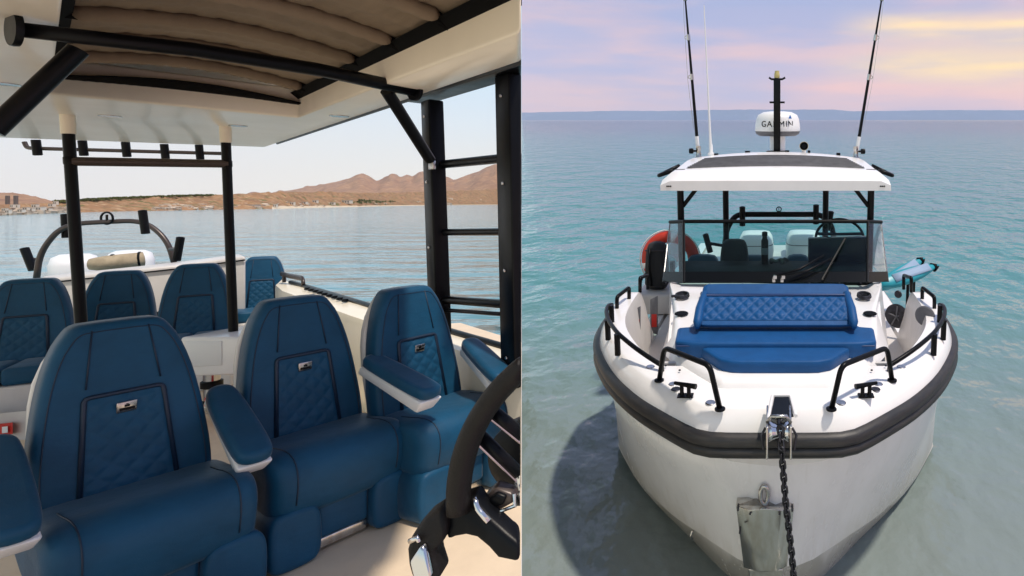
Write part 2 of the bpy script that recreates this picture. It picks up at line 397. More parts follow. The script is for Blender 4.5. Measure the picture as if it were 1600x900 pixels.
for i in range(18):
    town = i < 13; n_ = i if town else i - 13
    px = (5 + n_ * 6.7 + random.uniform(-1.2, 1.2)) if town else 432 + n_ * 21 + random.uniform(-4, 4)
    k_ = random.uniform(1.01, 1.10); Y = shoreY(px) * k_
    house(px, PY + (CZ - .2 - (k_ - 1) * Y * .12) * F / Y, random.uniform(4.5, 8), random.uniform(3.5, 6), ('tiny pale building of the shore town, %s from the left edge' if town else 'tiny pale building on the brown slope below the mountains, %s from the left') % ORD[n_], 'building', Y=Y, nwin=2, name='town_building', group='shore town buildings' if town else 'buildings on the shore slope')
# ================================================================== LEFT: the open boat seen from its helm
FL = .46                                                # cockpit floor height
boat = thing('motorboat', 'open cockpit of a motorboat with blue seats under a canvas-lined hardtop', 'motorboat', (-3, 4, 0))
A_ = V((-.75, .66, 0)).normalized(); B_ = V((.66, .75, 0)).normalized()   # boat axes: aft, starboard
O_ = atz(660, 155, 2.86)                                # on the roof's outer edge
def bx(a, b, z=0): return V((O_.x, O_.y, 0)) + A_ * a + B_ * b + V((0, 0, z))
# roof underside, with its canvas opening
zr, zo = 2.86, 2.99
oc = atz(415, 230, zr)                                  # aft starboard corner
ol = atz(0, 215, zr)
dirL = (ol - oc).normalized(); dirA = (oc - atz(815, 97, zr)).normalized()
c1, c2 = atz(466, 178, zr + .03), atz(78, 140, zr + .03)
dC = (c2 - c1).normalized()
fwd = -dirA
o_out = [oc + fwd * 7.2, oc, oc + dirL * 3.9, oc + dirL * 3.9 + fwd * 7.2]
c2 = c1 + dC * ((c2 - c1).length)
dF = (atz(815, 72, zr) - atz(480, 190, zr)).normalized()
dFl = (atz(55, 0, zr) - atz(55, 125, zr)).normalized()
o_in = [c1 + dF * 4.75, c1, c2, c2 + dFl * 4.75]
def flat(p, z): return V((p[0], p[1], z))
mb = MB()
for a, b_, c_, d_ in ((o_out[0], o_out[1], o_in[1], o_in[0]), (o_out[1], o_out[2], o_in[2], o_in[1]), (o_out[2], o_out[3], o_in[3], o_in[2])):
    mb.hexa([flat(q, zr) for q in (a, b_, c_, d_)], [flat(q, zo + .10) for q in (a, b_, c_, d_)])
hard = mb.build('hardtop', cream, boat, bevel=.02, cut='L', seg=3)
# top skin of the roof over the canvas
MB().hexa([flat(q, zo + .21) for q in o_out], [flat(q, zo + .25) for q in o_out]).build('roof_skin', cream, boat, cut='L')
# black gutter line on the outer edge
e0, e1 = oc + V((0, 0, 0)), oc + fwd * 9
MB().tube([flat(oc + fwd * .6 + B_ * .012, zr + .005), flat(oc + fwd * 7.2 + B_ * .012, zr + .005)], .012, 8).build('gutter_seal', black, hard, cut='L')
# canvas lining with sleeves over the hoops
E1, E2 = c1 + dF * 0, c2
HS = .62; UL = 4.6
def canvas_xy(u, s):
    a = c1.lerp(c2, u); f_ = dF.lerp(dFl, u).normalized(); return a + f_ * s
def arch(u): return .07 * sin(pi * u)
def canvas_pt(u, v):
    u = .012 + .976 * u; s = .05 + v * UL; p = canvas_xy(u, s)
    k = ((s + .30) / HS - round((s + .30) / HS)) * HS
    wr = .0035 * sin(u * 55 + 4 * sin(s * 5)) * (1 - abs(k) / HS) + .002 * sin(u * 150 + s * 9)
    return V((p.x, p.y, zo + .06 + arch(u) + .022 * (1 - (abs(k) * 2 / HS) ** 2) + wr))
can = MB().grid(canvas_pt, 80, 200).build('canopy', canvas, boat, cut='L', sharp=0)
for n_ in range(1, 8):
    s = n_ * HS - .30
    pts_ = []
    for i in range(41):
        u = .04 + .92 * i / 40; q = canvas_xy(u, s); pts_.append(V((q.x, q.y, zo + .052 + arch(u) + .003 * sin(i * 2.3 + n_))))
    MB().tube(pts_, .05, 16, flat=.9, radii=[.022] + [.036 + .0015 * sin(i * 1.9 + n_) for i in range(1, 40)] + [.022]).build('hoop_sleeve', canvas, can, cut='L', sharp=0)
    for e_ in (0, -1):
        q = pts_[e_]; d2 = (pts_[e_] - pts_[1 if e_ == 0 else -2]).normalized()
        MB().tube([q - d2 * .02, q + d2 * .16], .03, 8, flat=.5).build('hoop_strap', canvasb, can, cut='L')
# black edging strips of the canvas
for a, b_, nm in ((c1, c2, 'canvas_edge'), (c1, c1 + dF * 4.75, 'canvas_edge'), (c2, c2 + dFl * 4.75, 'canvas_edge')):
    aa, bb = flat(a, zo + .004), flat(b_, zo + .004)
    inn = (flat((c1 + c2) / 2 + dF * 2, zo) - (aa + bb) / 2); dd = (bb - aa).normalized(); inn = (inn - dd * inn.dot(dd)).normalized()
    mb = MB(); n = 24; r0, r1 = [], []
    for i in range(n + 1):
        q = aa.lerp(bb, i / n); side_ = not (a is c1 and b_ is c2)
        r0.append(q - inn * .03 + V((0, 0, -.012 if side_ else -.03))); r1.append(q + inn * (.045 if side_ else .085) + V((0, 0, .055 if side_ else -.03 + .06 * sin(pi * i / n))))
    mb.loft([r0, r1], closed=False).build(nm, canvasb, boat, cut='L', solid=.01, sharp=0)
# small lamp rings in the roof underside
for px, py in ((172, 182), (372, 197), (530, 182), (6, 132)):
    p = atz(px, py, zr - .004)
    MB().lathe([(.001, .003), (.045, .003), (.062, 0), (.062, .012), (.001, .012)], p, 20).build('roof_lamp', steel, hard, cut='L')
# --- tubes below the roof
TB0, TB1 = at(28, 46, 2.05), at(646, 141, 3.35)
d_ = (TB1 - TB0)
bar = MB().tube([TB0, TB0.lerp(TB1, .33) + V((0, 0, .03)), TB0.lerp(TB1, .66) + V((0, 0, .03)), TB1], .038, 14, radii=[.027, .031, .034, .037]).build('roof_bar', black, boat, cut='L', sharp=0)
for p, s in ((TB0, -1), (TB1, 1)):
    mq = d_.to_track_quat('Z', 'Y').to_matrix()
    MB().lathe([(.001, -.010), (.060, -.010), (.062, 0), (.060, .010), (.001, .010)], p + d_.normalized() * s * .008, 24, mq).build('flange', black, bar, cut='L')
    MB().lathe([(.001, 0), (.009, 0), (.007, .008), (.001, .01)], p + V((0, -.08, .05)), 8, M.Rotation(R(90), 3, 'X')).build('screw', steel, bar, cut='L')
MB().tube([at(122, 78, 2.22), at(-12, 205, 2.05)], .032, 14).build('brace', black, boat, cut='L')
MB().tube([at(604, 142, 3.3), at(672, 250, 3.75)], .033, 12).build('brace', black, boat, cut='L')
MB().box(at(675, 258, 3.95), (.085, .02, .06), M.Rotation(R(-40), 3, 'Z')).build('brace_foot', steel, boat, bevel=.004)
# --- side ladder (two flat posts and rungs) that carries the roof
def slab(p0, p1, w, dpt, name, parent, m=black, bev=.012):
    ax = -A_; bn_ = B_
    q = []
    for p in (p0, p1): q.append([p + ax * (sx * w / 2) + bn_ * (sy * dpt / 2) for sx, sy in ((-1, -1), (1, -1), (1, 1), (-1, 1))])
    return MB().hexa(q[0], q[1]).build(name, m, parent, bevel=bev, cut='L')
LP0, LP1 = at(688, 520, 4.15), at(675, 158, 4.15)
RP0, RP1 = at(806, 600, 3.55), at(796, 118, 3.55)
slab(LP0, LP1, .165, .10, 'ladder_post', boat); slab(RP0, RP1, .20, .10, 'ladder_post', boat)
for y0, y1, w in ((257, 246, .030), (363, 362, .024), (468, 476, .028), (484, 492, .014)):
    MB().tube([at(690, y0, 4.15), at(800, y1, 3.55)], w, 12).build('rung', black, boat, cut='L')
tp0, tp1 = at(648, 161, 4.35), at(830, 105, 3.35)
ax = (tp1 - tp0)
MB().hexa([p + B_ * s for p, s in ((tp0, -.09), (tp1, -.09), (tp1, .09), (tp0, .09))], [p + B_ * s + V((0, 0, .085)) for p, s in ((tp0, -.09), (tp1, -.09), (tp1, .09), (tp0, .09))]).build('ladder_head', black, boat, bevel=.01, cut='L')
# --- aft roof posts and their crossbar
PA = (at(133, 600, 4.3), at(107, 207, 4.3)); PB = (at(365, 529, 4.95), at(353, 221, 4.95))
for (a, b_) in (PA, PB):
    MB().tube([a, b_], .033, 14).build('roof_post', black, boat)
    MB().tube([b_ - (b_ - a).normalized() * .012, b_ + (b_ - a).normalized() * .30], .040, 14).build('post_sleeve', cream, boat)
MB().tube([at(112, 252, 4.3), at(356, 256, 4.95)], .034, 14).build('crossbar', bronze, boat)
for (a, b_) in (PA, PB):
    f0 = a + (b_ - a) * ((FL + .05 - a.z) / (b_.z - a.z))
    if a is PA[0]: MB().tube([f0, a], .033, 14).build('roof_post_foot', black, boat)
    j = (b_ - a).normalized(); w0 = a + (b_ - a) * .9
    MB().tube([w0 - j * .05, w0 - j * .045, w0 + j * .0, w0 + j * .005], .0, 14, radii=[.034, .0365, .0365, .034]).build('weld_collar', black, boat)
for k in range(4):
    for q, dz in ((LP0.lerp(LP1, .93 - .28 * k), 0), (RP0.lerp(RP1, .93 - .28 * k), 0)):
        MB().lathe([(.001, .006), (.010, .005), (.012, 0), (.001, -.004)], q - B_ * .055 + A_ * .0, 10, (-B_).to_track_quat('Z', 'Y').to_matrix()).build('bolt', steel, boat, cut='L')
# --- rod rack on the aft edge of the roof
rk = thing('rod_rack', 'thin dark rail with five short rod holders behind the aft roof edge', 'rod rack', at(190, 235, 6.3))
MB().tube(arc([at(38, 222, 6.2), at(42, 231, 6.2), at(60, 232, 6.2), at(350, 240, 6.7)], .04), .020, 10).build('rail', bronze, rk)
for px, py in ((63, 231), (135, 232), (202, 234), (262, 237), (316, 238)):
    Y = 6.2 + .5 * (px - 60) / 290; p = at(px, py, Y)
    MB().lathe([(.026, -.085), (.036, -.08), (.036, .08), (.03, .085), (.026, .08), (.026, -.08)], p + V((0, -.03, 0)), 12, M.Rotation(R(6), 3, 'X')).build('rod_holder', black, rk)
# --- tow arch with four rod holders and a ring emblem
ta = thing('tow_arch', 'dark bronze tube arch with four rod holders standing at the stern before the sea', 'arch', at(165, 430, 8.2))
MB().tube(arc([at(56, 445, 8), at(62, 395, 8), at(98, 350, 8), at(225, 344, 8.4), at(262, 375, 8.4), at(276, 425, 8.4)], .28, 6), .034, 12).build('tube', bronze, ta, sharp=0)
for px, py, lean in ((45, 405, -22), (103, 353, -3), (225, 347, -8), (279, 389, 10)):
    p = at(px, py, 8.1); m_ = M.Rotation(R(lean), 3, 'Y')
    h_ = MB().lathe([(.03, -.17), (.047, -.165), (.047, .165), (.036, .17), (.03, .16), (.03, -.16)], p, 12, m_).build('rod_holder', black, ta)
    if px in (45, 279): MB().tube([p, at(62 if px < 100 else 266, py, 8.2)], .022, 8).build('clamp', bronze, h_)
rg = [at(167, 341, 8.2) + V((.085 * cos(k / 20 * 2 * pi), 0, .085 * sin(k / 20 * 2 * pi))) for k in range(20)]
em = MB().tube(rg, .013, 8, closed=True).build('ring_emblem', black, ta)
MB().box(at(167, 341, 8.2), (.018, .02, .10)).build('emblem_bar', black, em)
# --- outboards
def outboard(c, s, label):
    """white engine cowling on its leg; c is the crown centre, aft direction is A_"""
    r = thing('outboard_motor', label, 'outboard', c - V((0, 0, 1.0)))
    def ring(z, w, l, sh=0): return [c + B_ * (w * s * (abs(cos(a)) ** .6) * (1 if cos(a) > 0 else -1)) + A_ * ((l * s * (abs(sin(a)) ** .6) * (1 if sin(a) > 0 else -1)) + sh) + V((0, 0, z * s)) for a in [2 * pi * k / 20 for k in range(20)]]
    MB().loft([ring(-.55, .20, .27), ring(-.42, .25, .33), ring(-.16, .26, .36), ring(-.05, .23, .31, .02), ring(-.01, .16, .22, .04), ring(0, .05, .08, .05)]).build('cowling', whitep, r, sharp=60)
    MB().loft([ring(-.58, .24, .30), ring(-.55, .24, .30)]).build('cowl_seam', black, r)
    MB().loft([ring(-1.7, .06, .16), ring(-1.1, .09, .18), ring(-.58, .16, .22)]).build('leg', whitep, r, sharp=60)
outboard(at(116, 397, 8.9), 1.0, 'white outboard motor behind the roof post, left of the rolled beige cover')
outboard(at(204, 391, 9.4), 1.05, 'white outboard motor right behind the rolled beige cover')
rc = thing('rolled_cover', 'rolled beige fabric cover lying on the stern bulkhead before the outboards', 'cover', at(182, 425, 7.9))
pa = [at(141, 413, 7.7), at(160, 412, 7.75), at(190, 409, 7.85), at(225, 405, 8.0)]
MB().tube([pa[0] + (pa[0] - pa[1]) * .1] + pa + [pa[3] + (pa[3] - pa[2]) * .05], .1, 14, radii=[.02, .075, .10, .105, .10, .04]).build('roll', beige, rc, sharp=0)
for q in (.42, .93): 
    p = pa[0].lerp(pa[3], q); MB().tube([p - (pa[3] - pa[0]).normalized() * .012, p + (pa[3] - pa[0]).normalized() * .012], .110, 14).build('strap', black, rc)
# --- hull shell, floor, stern bulkhead, gunwale
def quad(mb_, pts, z0, z1): mb_.hexa([flat(q, z0) for q in pts], [flat(q, z1) for q in pts]); return mb_
fpts = [at(815, 900, 1)] 
aftL, aftR = at(20, 470, 7.0), at(470, 440, 7.4)
fl = MB(); quad(fl, [(-0.0, .25), (-1.2, 5.6), (-4.6, 8.4), (-9.6, 6.6), (-5.4, -.2)], FL - .12, FL); fl.build('cockpit_floor', deckm, boat, cut='L')
# stern bulkhead: sloping top line
tb = [at(60, 437, 6.85), at(276, 414, 7.25), at(384, 400, 7.45)]
mb = MB()
for a, b_ in zip(tb, tb[1:]): mb.hexa([flat(a, FL), flat(b_, FL), flat(b_ + A_ * .5, FL), flat(a + A_ * .5, FL)], [a, b_, b_ + A_ * .5, a + A_ * .5])
bh = mb.build('stern_bulkhead', greyg, boat, bevel=.03, seg=3)
MB().tube([p + V((0, -.012, -.05)) for p in tb], .009, 8).build('trim_line', black, bh)
cup = at(258, 492, 7.0)
MB().lathe([(.001, 0), (.062, 0), (.075, .02), (.062, .05), (.05, .03), (.001, .025)], cup, 20, M.Rotation(R(90), 3, 'X')).build('cup_holder', black, bh)
# starboard gunwale running forward from the stern
def gp(px, py, Y): return at(px, py, Y)
g_out = [gp(441, 437, 7.75), gp(455, 442, 7.3), gp(560, 474, 5.55), gp(700, 519, 4.4), gp(830, 557, 3.75)]
g_in = [gp(430, 455, 7.3), gp(440, 478, 6.7), gp(545, 545, 5.0), gp(690, 590, 4.0), gp(815, 640, 3.5)]
mb = MB()
rings = []
for o_, i_ in zip(g_out, g_in):
    n_ = flat(o_ - i_, 0).normalized(); ii = flat(i_, o_.z - .015)
    rings.append([ii + V((0, 0, -.04)), ii + n_ * .04, o_ - n_ * .05 + V((0, 0, .004)), o_, o_ + V((0, 0, -.25)) + n_ * .03, flat(o_ - n_ * .25, .1), flat(ii + n_ * .02, FL - .1)])
gun = mb.loft(rings).build('gunwale', cream, boat, cut='L', sharp=40)
for k in (1, 2, 3): MB().tube([g_out[k] + V((0, 0, .012)) , g_out[k + 1] + V((0, 0, .012))], .022, 10, flat=1.4).build('rub_strip', black, gun, cut='L')
for i in range(9):
    p = g_out[1].lerp(g_out[2], .4 + i / 9 * .6); MB().lathe([(.02, 0), (.03, .004), (.024, .03), (.001, .034)], p - B_ * .06 + V((0, 0, .005)), 8).build('strip_cap', black, gun)
hr = [gp(440, 428, 7.4), gp(452, 431, 7.2), gp(473, 435, 6.9), gp(474, 446, 6.85)]
MB().tube(arc(hr, .05), .032, 10, flat=.6).build('grab_rail', bronze, boat, sharp=0)
MB().tube([gp(444, 430, 7.3), gp(444, 441, 7.3)], .02, 8).build('grab_rail_post', bronze, boat)
# ---------------------------------------------------------------- seats
PSI, PS3 = R(62), R(68)
def pad(mb_, outl, y0, th, e=.03, crown=.012, fn=None, rec=None):
    """soft pad: outline (x, z) anticlockwise, back face at depth y0, front swelling to y0+th (towards -y)"""
    n = len(outl); cx = sum(p[0] for p in outl) / n; cz = sum(p[1] for p in outl) / n
    nor = []
    for i in range(n):
        a, b_ = outl[i - 1], outl[(i + 1) % n]; tx, tz = b_[0] - a[0], b_[1] - a[1]; L = sqrt(tx * tx + tz * tz) or 1
        nor.append((tz / L, -tx / L))
    rings = []
    for ins, dep in ((e, 0), (0, e * .9), (0, th - e), (e * .12, th - e * .5), (e * .45, th - e * .13), (e, th), (e * 1.2, th + .0005)):
        rings.append([(p[0] - q[0] * ins, y0 + dep, p[1] - q[1] * ins) for p, q in zip(outl, nor)])
    if crown > .005: rings.append([(p[0] - q[0] * e * 1.7, y0 + th + crown * .6, p[1] - q[1] * e * 1.7) for p, q in zip(outl, nor)])
    fn = fn or (lambda p: p)
    return mb_.loft([[fn(V((x, -y, z))) for x, y, z in r] for r in rings])
def smooth_outline(half, n=2):
    """half outline from bottom to top (x>0) mirrored and corner-cut"""
    pts = half + [(-x, z) for x, z in reversed(half)]
    for _ in range(n):
        o = []
        for i in range(len(pts)):
            a, b_ = pts[i], pts[(i + 1) % len(pts)]
            o += [(a[0] * .75 + b_[0] * .25, a[1] * .75 + b_[1] * .25), (a[0] * .25 + b_[0] * .75, a[1] * .25 + b_[1] * .75)]
        pts = o
    return pts
def make_back(root, H=1.22, fn=None):
    rec = lambda p: V((p.x, p.y + (p.z - .45) * .17, p.z))
    half = [(.268, .40), (.272, .46), (.274, .60), (.262, .74), (.244, .89), (.222, 1.01), (.190, 1.12), (.158, 1.18), (.138, H - .012), (.105, H)]
    ol_ = smooth_outline(half, 1); b_ = pad(MB(), ol_, 0, .13, .032, .004, rec).build('backrest', vinyl, root, sharp=0)
    MB().tube([rec(V((x * .90, -.1305, .45 + (z_ - .45) * .955))) for x, z_ in ol_ if z_ > .47], .0022, 6).build('edge_seam', piping, b_, sharp=0)
    # panel let into the middle
    def P(u, v, off=0.0): hw = .148 + (.118 - .148) * v; return rec(V(((2 * u - 1) * hw, -.134 - off, .46 + .455 * v)))
    def q(u, v):
        a = (u * 3.2 + v * 5.4) % 1; c = (u * 3.2 - v * 5.4) % 1
        h_ = min(a, 1 - a, c, 1 - c); ed = min(u, 1 - u, v, 1 - v)
        return P(u, v, (.002 + .006 * sin(min(1, h_ * 2.4) * pi / 2)) * min(1, ed * 14))
    pn = MB().grid(q, 40, 60).build('quilted_panel', vinyl, b_, sharp=0)
    e = [P(0, 0), P(0, 1), P(1, 1), P(1, 0)]
    MB().tube(arc([P(0, 0), P(0, 1), P(1, 1), P(1, 0)], .02), .0095, 8, up=(1, 0, .2)).build('piping', piping, b_, sharp=0)
    for sx in (-1, 1): MB().tube([rec(V((sx * .112, -.1335, .95))), rec(V((sx * .10, -.1335, 1.06))), rec(V((sx * .085, -.130, 1.19)))], .003, 6).build('seam', piping, b_, sharp=0)
    return b_, P, rec
def make_seat(label, root_at, rz_, arms=(1, 1), badge=True, splay=4, group='blue helm seats in the front row'):
    r = thing('boat_seat', label, 'seat', root_at, rz=rz_, group=group)
    b_, P, rec = make_back(r)
    if badge:
        pl = MB().box(P(.5, .86, .012), (.062, .006, .048), M.Rotation(R(9), 3, 'X')).build('badge', steel, b_, bevel=.004)
        p0 = P(.5, .86, .0165)
        MB().box(p0 + V((0, 0, -.008)), (.046, .002, .010)).box(p0 + V((0, 0, .006)), (.016, .002, .010)).box(p0 + V((0, 0, .0145)), (.008, .002, .005)).build('badge_print', black, pl)
    # cushion with a deep front roll
    n = 14; rings = []
    prof = [(.02, .40), (.02, .50), (-.10, .525), (-.28, .53), (-.40, .545), (-.485, .535), (-.535, .49), (-.55, .42), (-.535, .33), (-.51, .24), (-.44, .22), (-.2, .28)]
    pr = []
    for i in range(len(prof)):
        a, c = prof[i], prof[(i + 1) % len(prof)]; pr += [(a[0] * .75 + c[0] * .25, a[1] * .75 + c[1] * .25), (a[0] * .25 + c[0] * .75, a[1] * .25 + c[1] * .75)]
    cy, cz_ = -.28, .41
    for x, sc in ((-.308, .60), (-.305, .76), (-.29, .90), (-.262, .975), (-.22, 1.0), (0, 1.015), (.22, 1.0), (.262, .975), (.29, .90), (.305, .76), (.308, .60)):
        rings.append([V((x, cy + (y - cy) * sc, cz_ + (z_ - cz_) * sc)) for y, z_ in pr])
    cu = MB().loft(rings).build('seat_cushion', vinyl, r, sharp=0)
    for x in (-.225, .225): MB().tube([V((x * 1.0, cy + (y - cy) * 1.004, cz_ + (z_ - cz_) * 1.004)) for y, z_ in pr[5:17]], .0028, 6).build('seam', piping, cu, sharp=0)
    # leg pads below
    for sx in (-1, 1):
        o_ = [(sx * .222 + q[0], q[1]) for q in smooth_outline([(.070, .0), (.100, .03), (.108, .08), (.108, .19), (.098, .25), (.065, .285)], 2)]
        pad(MB(), o_, .27, .26, .026, .0).build('leg_pad', vinyl, r, sharp=0)
    MB().box((0, -.41, .165), (.23, .14, .19)).build('centre_pad', vinyl, r, bevel=.02, seg=4)
    MB().box((0, -.44, .045), (.22, .06, .05)).build('foot_plate', brushed, r, bevel=.006)
    MB().box((0, -.13, .16), (.46, .34, .32)).build('pedestal', greyg, r, bevel=.03, seg=3)
    bk = pad(MB(), smooth_outline([(.235, .42), (.245, .6), (.25, .85), (.22, 1.03), (.14, 1.17), (.09, 1.19)], 1), -.035, .05, .015, .0, rec).build('back_shell', greyg, r, sharp=0)
    for s_ in (-1, 1):
        if (s_ < 0 and not arms[0]) or (s_ > 0 and not arms[1]): continue
        m_ = M.Translation((-.338 if s_ < 0 else .275, .0 if s_ < 0 else -.15, .78 if s_ < 0 else .80)) @ M.Rotation(R(-4 if s_ < 0 else splay), 4, 'Z') @ M.Rotation(R(23 if s_ < 0 else 13), 4, 'X')
        o_ = [(q[0], q[1]) for q in smooth_outline([(.052, -.58), (.072, -.50), (.064, -.1), (.045, 0)], 2)]
        o_ = [(x, zz) for x, zz in o_]
        a_ = pad(MB(), o_, 0, .072, .024, .004, lambda p: m_ @ V((p.x, p.z, -p.y))).build('armrest', vinyl, r, sharp=0)
        MB().hexa([m_ @ V(q) for q in ((-.050, -.53, -.075), (.050, -.53, -.075), (.042, .02, -.05), (-.042, .02, -.05))], [m_ @ V(q) for q in ((-.066, -.572, .004), (.066, -.572, .004), (.045, .0, .002), (-.045, .0, .002))]).build('armrest_base', whitep, a_, bevel=.012)
    return r
def seat_at(px, py, Y, H=1.22, PSI=PSI):
    """floor point of a seat whose back top centre shows at this place"""
    p = at(px, py, Y); off = V((0, (H - .45) * .17, 0)); off.rotate(M.Rotation(PSI, 3, 'Z')); return V((p.x - off.x, p.y - off.y, p.z - H))
p1 = seat_at(173, 490, 2.62); p2_ = seat_at(448, 452, 3.24); p3 = seat_at(620, 424, 3.62, PSI=PS3)
make_seat('nearest blue quilted seat, at the lower left corner, arm on its left side', (p1.x, p1.y, FL), PSI, (1, 0))
make_seat('blue quilted seat with both armrests and open leg pads, middle of the front row', (p2_.x, p2_.y, FL), PSI, (1, 1))
make_seat('blue quilted seat with sunlight streaks, beside the black side ladder', (p3.x, p3.y, FL), PS3, (0, 1), splay=-20)
# rear row: backs on a shared white bench
PS2 = R(36)
bench = thing('bench_base', 'white moulded bench base under the rear row of blue seats', 'bench', at(330, 560, 5.7))
def rear_seat(px, py, Y, label, badge=False):
    p = at(px, py, Y); H = 1.22; off = V((0, (H - .45) * .17, 0)); off.rotate(M.Rotation(PS2, 3, 'Z'))
    r = thing('rear_seat', label, 'seat', (p.x - off.x, p.y - off.y, p.z - H), rz=PS2, group='blue seats in the rear row')
    make_back(r)
    for sx in (-1, 1): MB().box((sx * .142, -.30, .50), (.278, .42, .14)).build('seat_cushion', vinyl, r, bevel=.035, seg=4)
    return V((p.x - off.x, p.y - off.y, p.z - H))
q1 = rear_seat(55, 434, 5.0, 'blue rear seat at the far left edge, left of the first roof post')
q2 = rear_seat(192, 422, 5.75, 'blue rear seat just right of the left roof post, above the nearest seat')
q3 = rear_seat(312, 411, 5.8, 'blue quilted rear seat left of the right roof post, above the white box')
q4 = rear_seat(412, 400, 7.8, 'sunlit pale blue rear seat right of the right roof post')
mb = MB()
fx = V((sin(PS2), -cos(PS2), 0)); lx = V((cos(PS2), sin(PS2), 0))
for q, w in ((q1, .30), (q2, .30), (q3, .32), (q4, .30)):
    c = q + fx * .26; zt = q.z + .43
    h0 = [flat(c + lx * (sx * w) + fx * (sy * .27), FL) for sx, sy in ((-1, -1), (1, -1), (1, 1), (-1, 1))]
    MB().hexa(h0, [flat(h, zt) for h in h0]).build('plinth', whitep if q is q3 else greyg, bench, bevel=.02, seg=3)
# white console on a chrome pillar (the right-hand roof post stands on it), red life jacket below
k0, k1 = at(281, 589, 4.72), at(378, 586, 4.72); kt = at(281, 527, 4.72).z
cb = thing('console_box', 'white console box on a chrome pillar, between the nearest and the middle blue seats', 'console', (k0.x, 4.9, FL))
dp = V((.10, .50, 0))
MB().hexa([k0, k1, k1 + dp, k0 + dp], [flat(q, kt) for q in (k0, k1, k1 + dp, k0 + dp)]).build('box', gel, cb, bevel=.02, seg=3)
f0_, f1_ = at(290, 574, 4.712), at(346, 571, 4.712); fz = at(290, 533, 4.712).z
MB().hexa([f0_, f1_, f1_ + V((0, .012, 0)), f0_ + V((0, .012, 0))], [flat(q, fz) for q in (f0_, f1_, f1_ + V((0, .012, 0)), f0_ + V((0, .012, 0)))]).build('front_panel', whitep, cb, bevel=.005)
pc_ = at(331, 640, 4.86); PZ = k0.z + .02 - FL
pl_ = MB().lathe([(.0, 0), (.12, 0), (.12, .02), (.062, .04), (.055, .07), (.055, PZ)], (pc_.x, pc_.y, FL), 24).build('pillar', chrome, cb, sharp=40)
MB().lathe([(.058, PZ * .55), (.072, PZ * .57), (.072, PZ * .72), (.058, PZ * .74)], (pc_.x, pc_.y, FL), 24).build('collar', black, pl_)
lj = at(357, 604, 4.6)
lv = thing('life_jacket', 'red life jacket lying on the floor below the white box', 'life jacket', (lj.x, lj.y, FL))
MB().loft([[V((lj.x, lj.y, lj.z - .1)) + V((w * cos(a) * .17, .10 * sin(a) * w, zz * .6 + .02 * cos(3 * a) * w)) for a in [2 * pi * k / 16 for k in range(16)]] for w, zz in ((.7, -.12), (1, -.06), (1, .03), (.8, .09), (.3, .11))]).build('body', redm, lv, sharp=0)
MB().tube([V((lj.x - .12, lj.y - .09, lj.z - .1)), V((lj.x + .12, lj.y - .09, lj.z - .09))], .014, 8).build('strap', black, lv)
# red warning label below the far left seat
lb = at(6, 669, 3.9)
MB().hexa([at(-8, 681, 4.2), at(20, 678, 4.2), at(20, 678, 4.23), at(-8, 681, 4.23)], [at(-8, 663, 4.2), at(20, 660, 4.2), at(20, 660, 4.23), at(-8, 663, 4.23)]).build('warning_label', redm, bench)
MB().hexa([at(3, 677, 4.19), at(12, 676, 4.19), at(12, 676, 4.2), at(3, 677, 4.2)], [at(3, 667, 4.19), at(12, 666, 4.19), at(12, 666, 4.2), at(3, 667, 4.2)]).build('warning_print', whitep, bench)
MB().hexa([at(-40, 790, 4.24), at(60, 770, 4.24), at(60, 700, 4.6), at(-40, 700, 4.6)], [at(-40, 650, 4.24), at(60, 640, 4.24), at(60, 640, 4.6), at(-40, 650, 4.6)]).build('locker_front', greyg, bench)
# ---------------------------------------------------------------- steering wheel
wc = at(981, 783, .85)
sw = thing('steering_wheel', 'black leather steering wheel with metal-edged spokes, cut by the picture seam', 'steering wheel', wc)
wn = V((0, 1, .02)).normalized(); u_ = wn.cross(V((0, 0, 1))).normalized(); v_ = u_.cross(wn)
def wp(r, a, o=0): return wc + u_ * (r * cos(a)) + v_ * (r * sin(a)) + wn * o
RW = .250
rim = [wp(RW, 2 * pi * k / 96) for k in range(96)]
def ppx(q): return (PX + F * q.x / q.y, PY - F * (q.z - CZ) / q.y)
# the leather rim runs from beyond the seam, over the left, down to the grip piece
ks = [k for k in range(96) if not (ppx(rim[k])[1] > 802)]
k0 = next(k for k in ks if (k - 1) % 96 not in ks); arcpts = [rim[(k0 + i) % 96] for i in range(len(ks))]
MB().tube(arcpts, .0165, 14, flat=1.0).build('rim', leather, sw, cut='L', sharp=0)
def plate(pts, Y, th, tiltx=0.0):
    """solid plate with this outline at distance Y, tipped back"""
    n = len(pts); f_, b_ = [], []
    for px, py in pts:
        y = Y + (900 - py) * tiltx
        p = at(px, py, y); f_.append(p); b_.append(p + V((0.0, th, th * .35)))
    return MB().hexa(f_, b_)
plate([(688, 797), (707, 789), (741, 778), (747, 790), (765, 813), (790, 836), (820, 858), (840, 890), (815, 882), (777, 874), (762, 857), (744, 842), (727, 838), (710, 841), (697, 847), (695, 825)], .84, .028, .0002).build('spoke', black, sw, bevel=.006, cut='L', seg=3)
plate([(690, 796), (663, 814), (647, 832), (639, 845), (634, 862), (636, 886), (642, 910), (688, 910), (678, 880), (676, 865), (691, 852), (698, 825)], .83, .032, .0002).build('rim_grip', leather, sw, bevel=.012, cut='L', seg=3)
plate([(639, 880), (657, 854), (663, 860), (673, 905), (645, 905)], .822, .010, .0002).build('silver_insert', chrome, sw, bevel=.003, cut='L')
MB().tube(arc([at(741, 778, .855), at(746, 795, .85), at(764, 815, .845)], .02), .0045, 8).build('chrome_edge', chrome, sw, cut='L', sharp=0)
MB().tube([at(640, 846, .835), at(652, 840, .835), at(656, 846, .835)], .004, 8).build('chrome_edge', chrome, sw, cut='L', sharp=0)
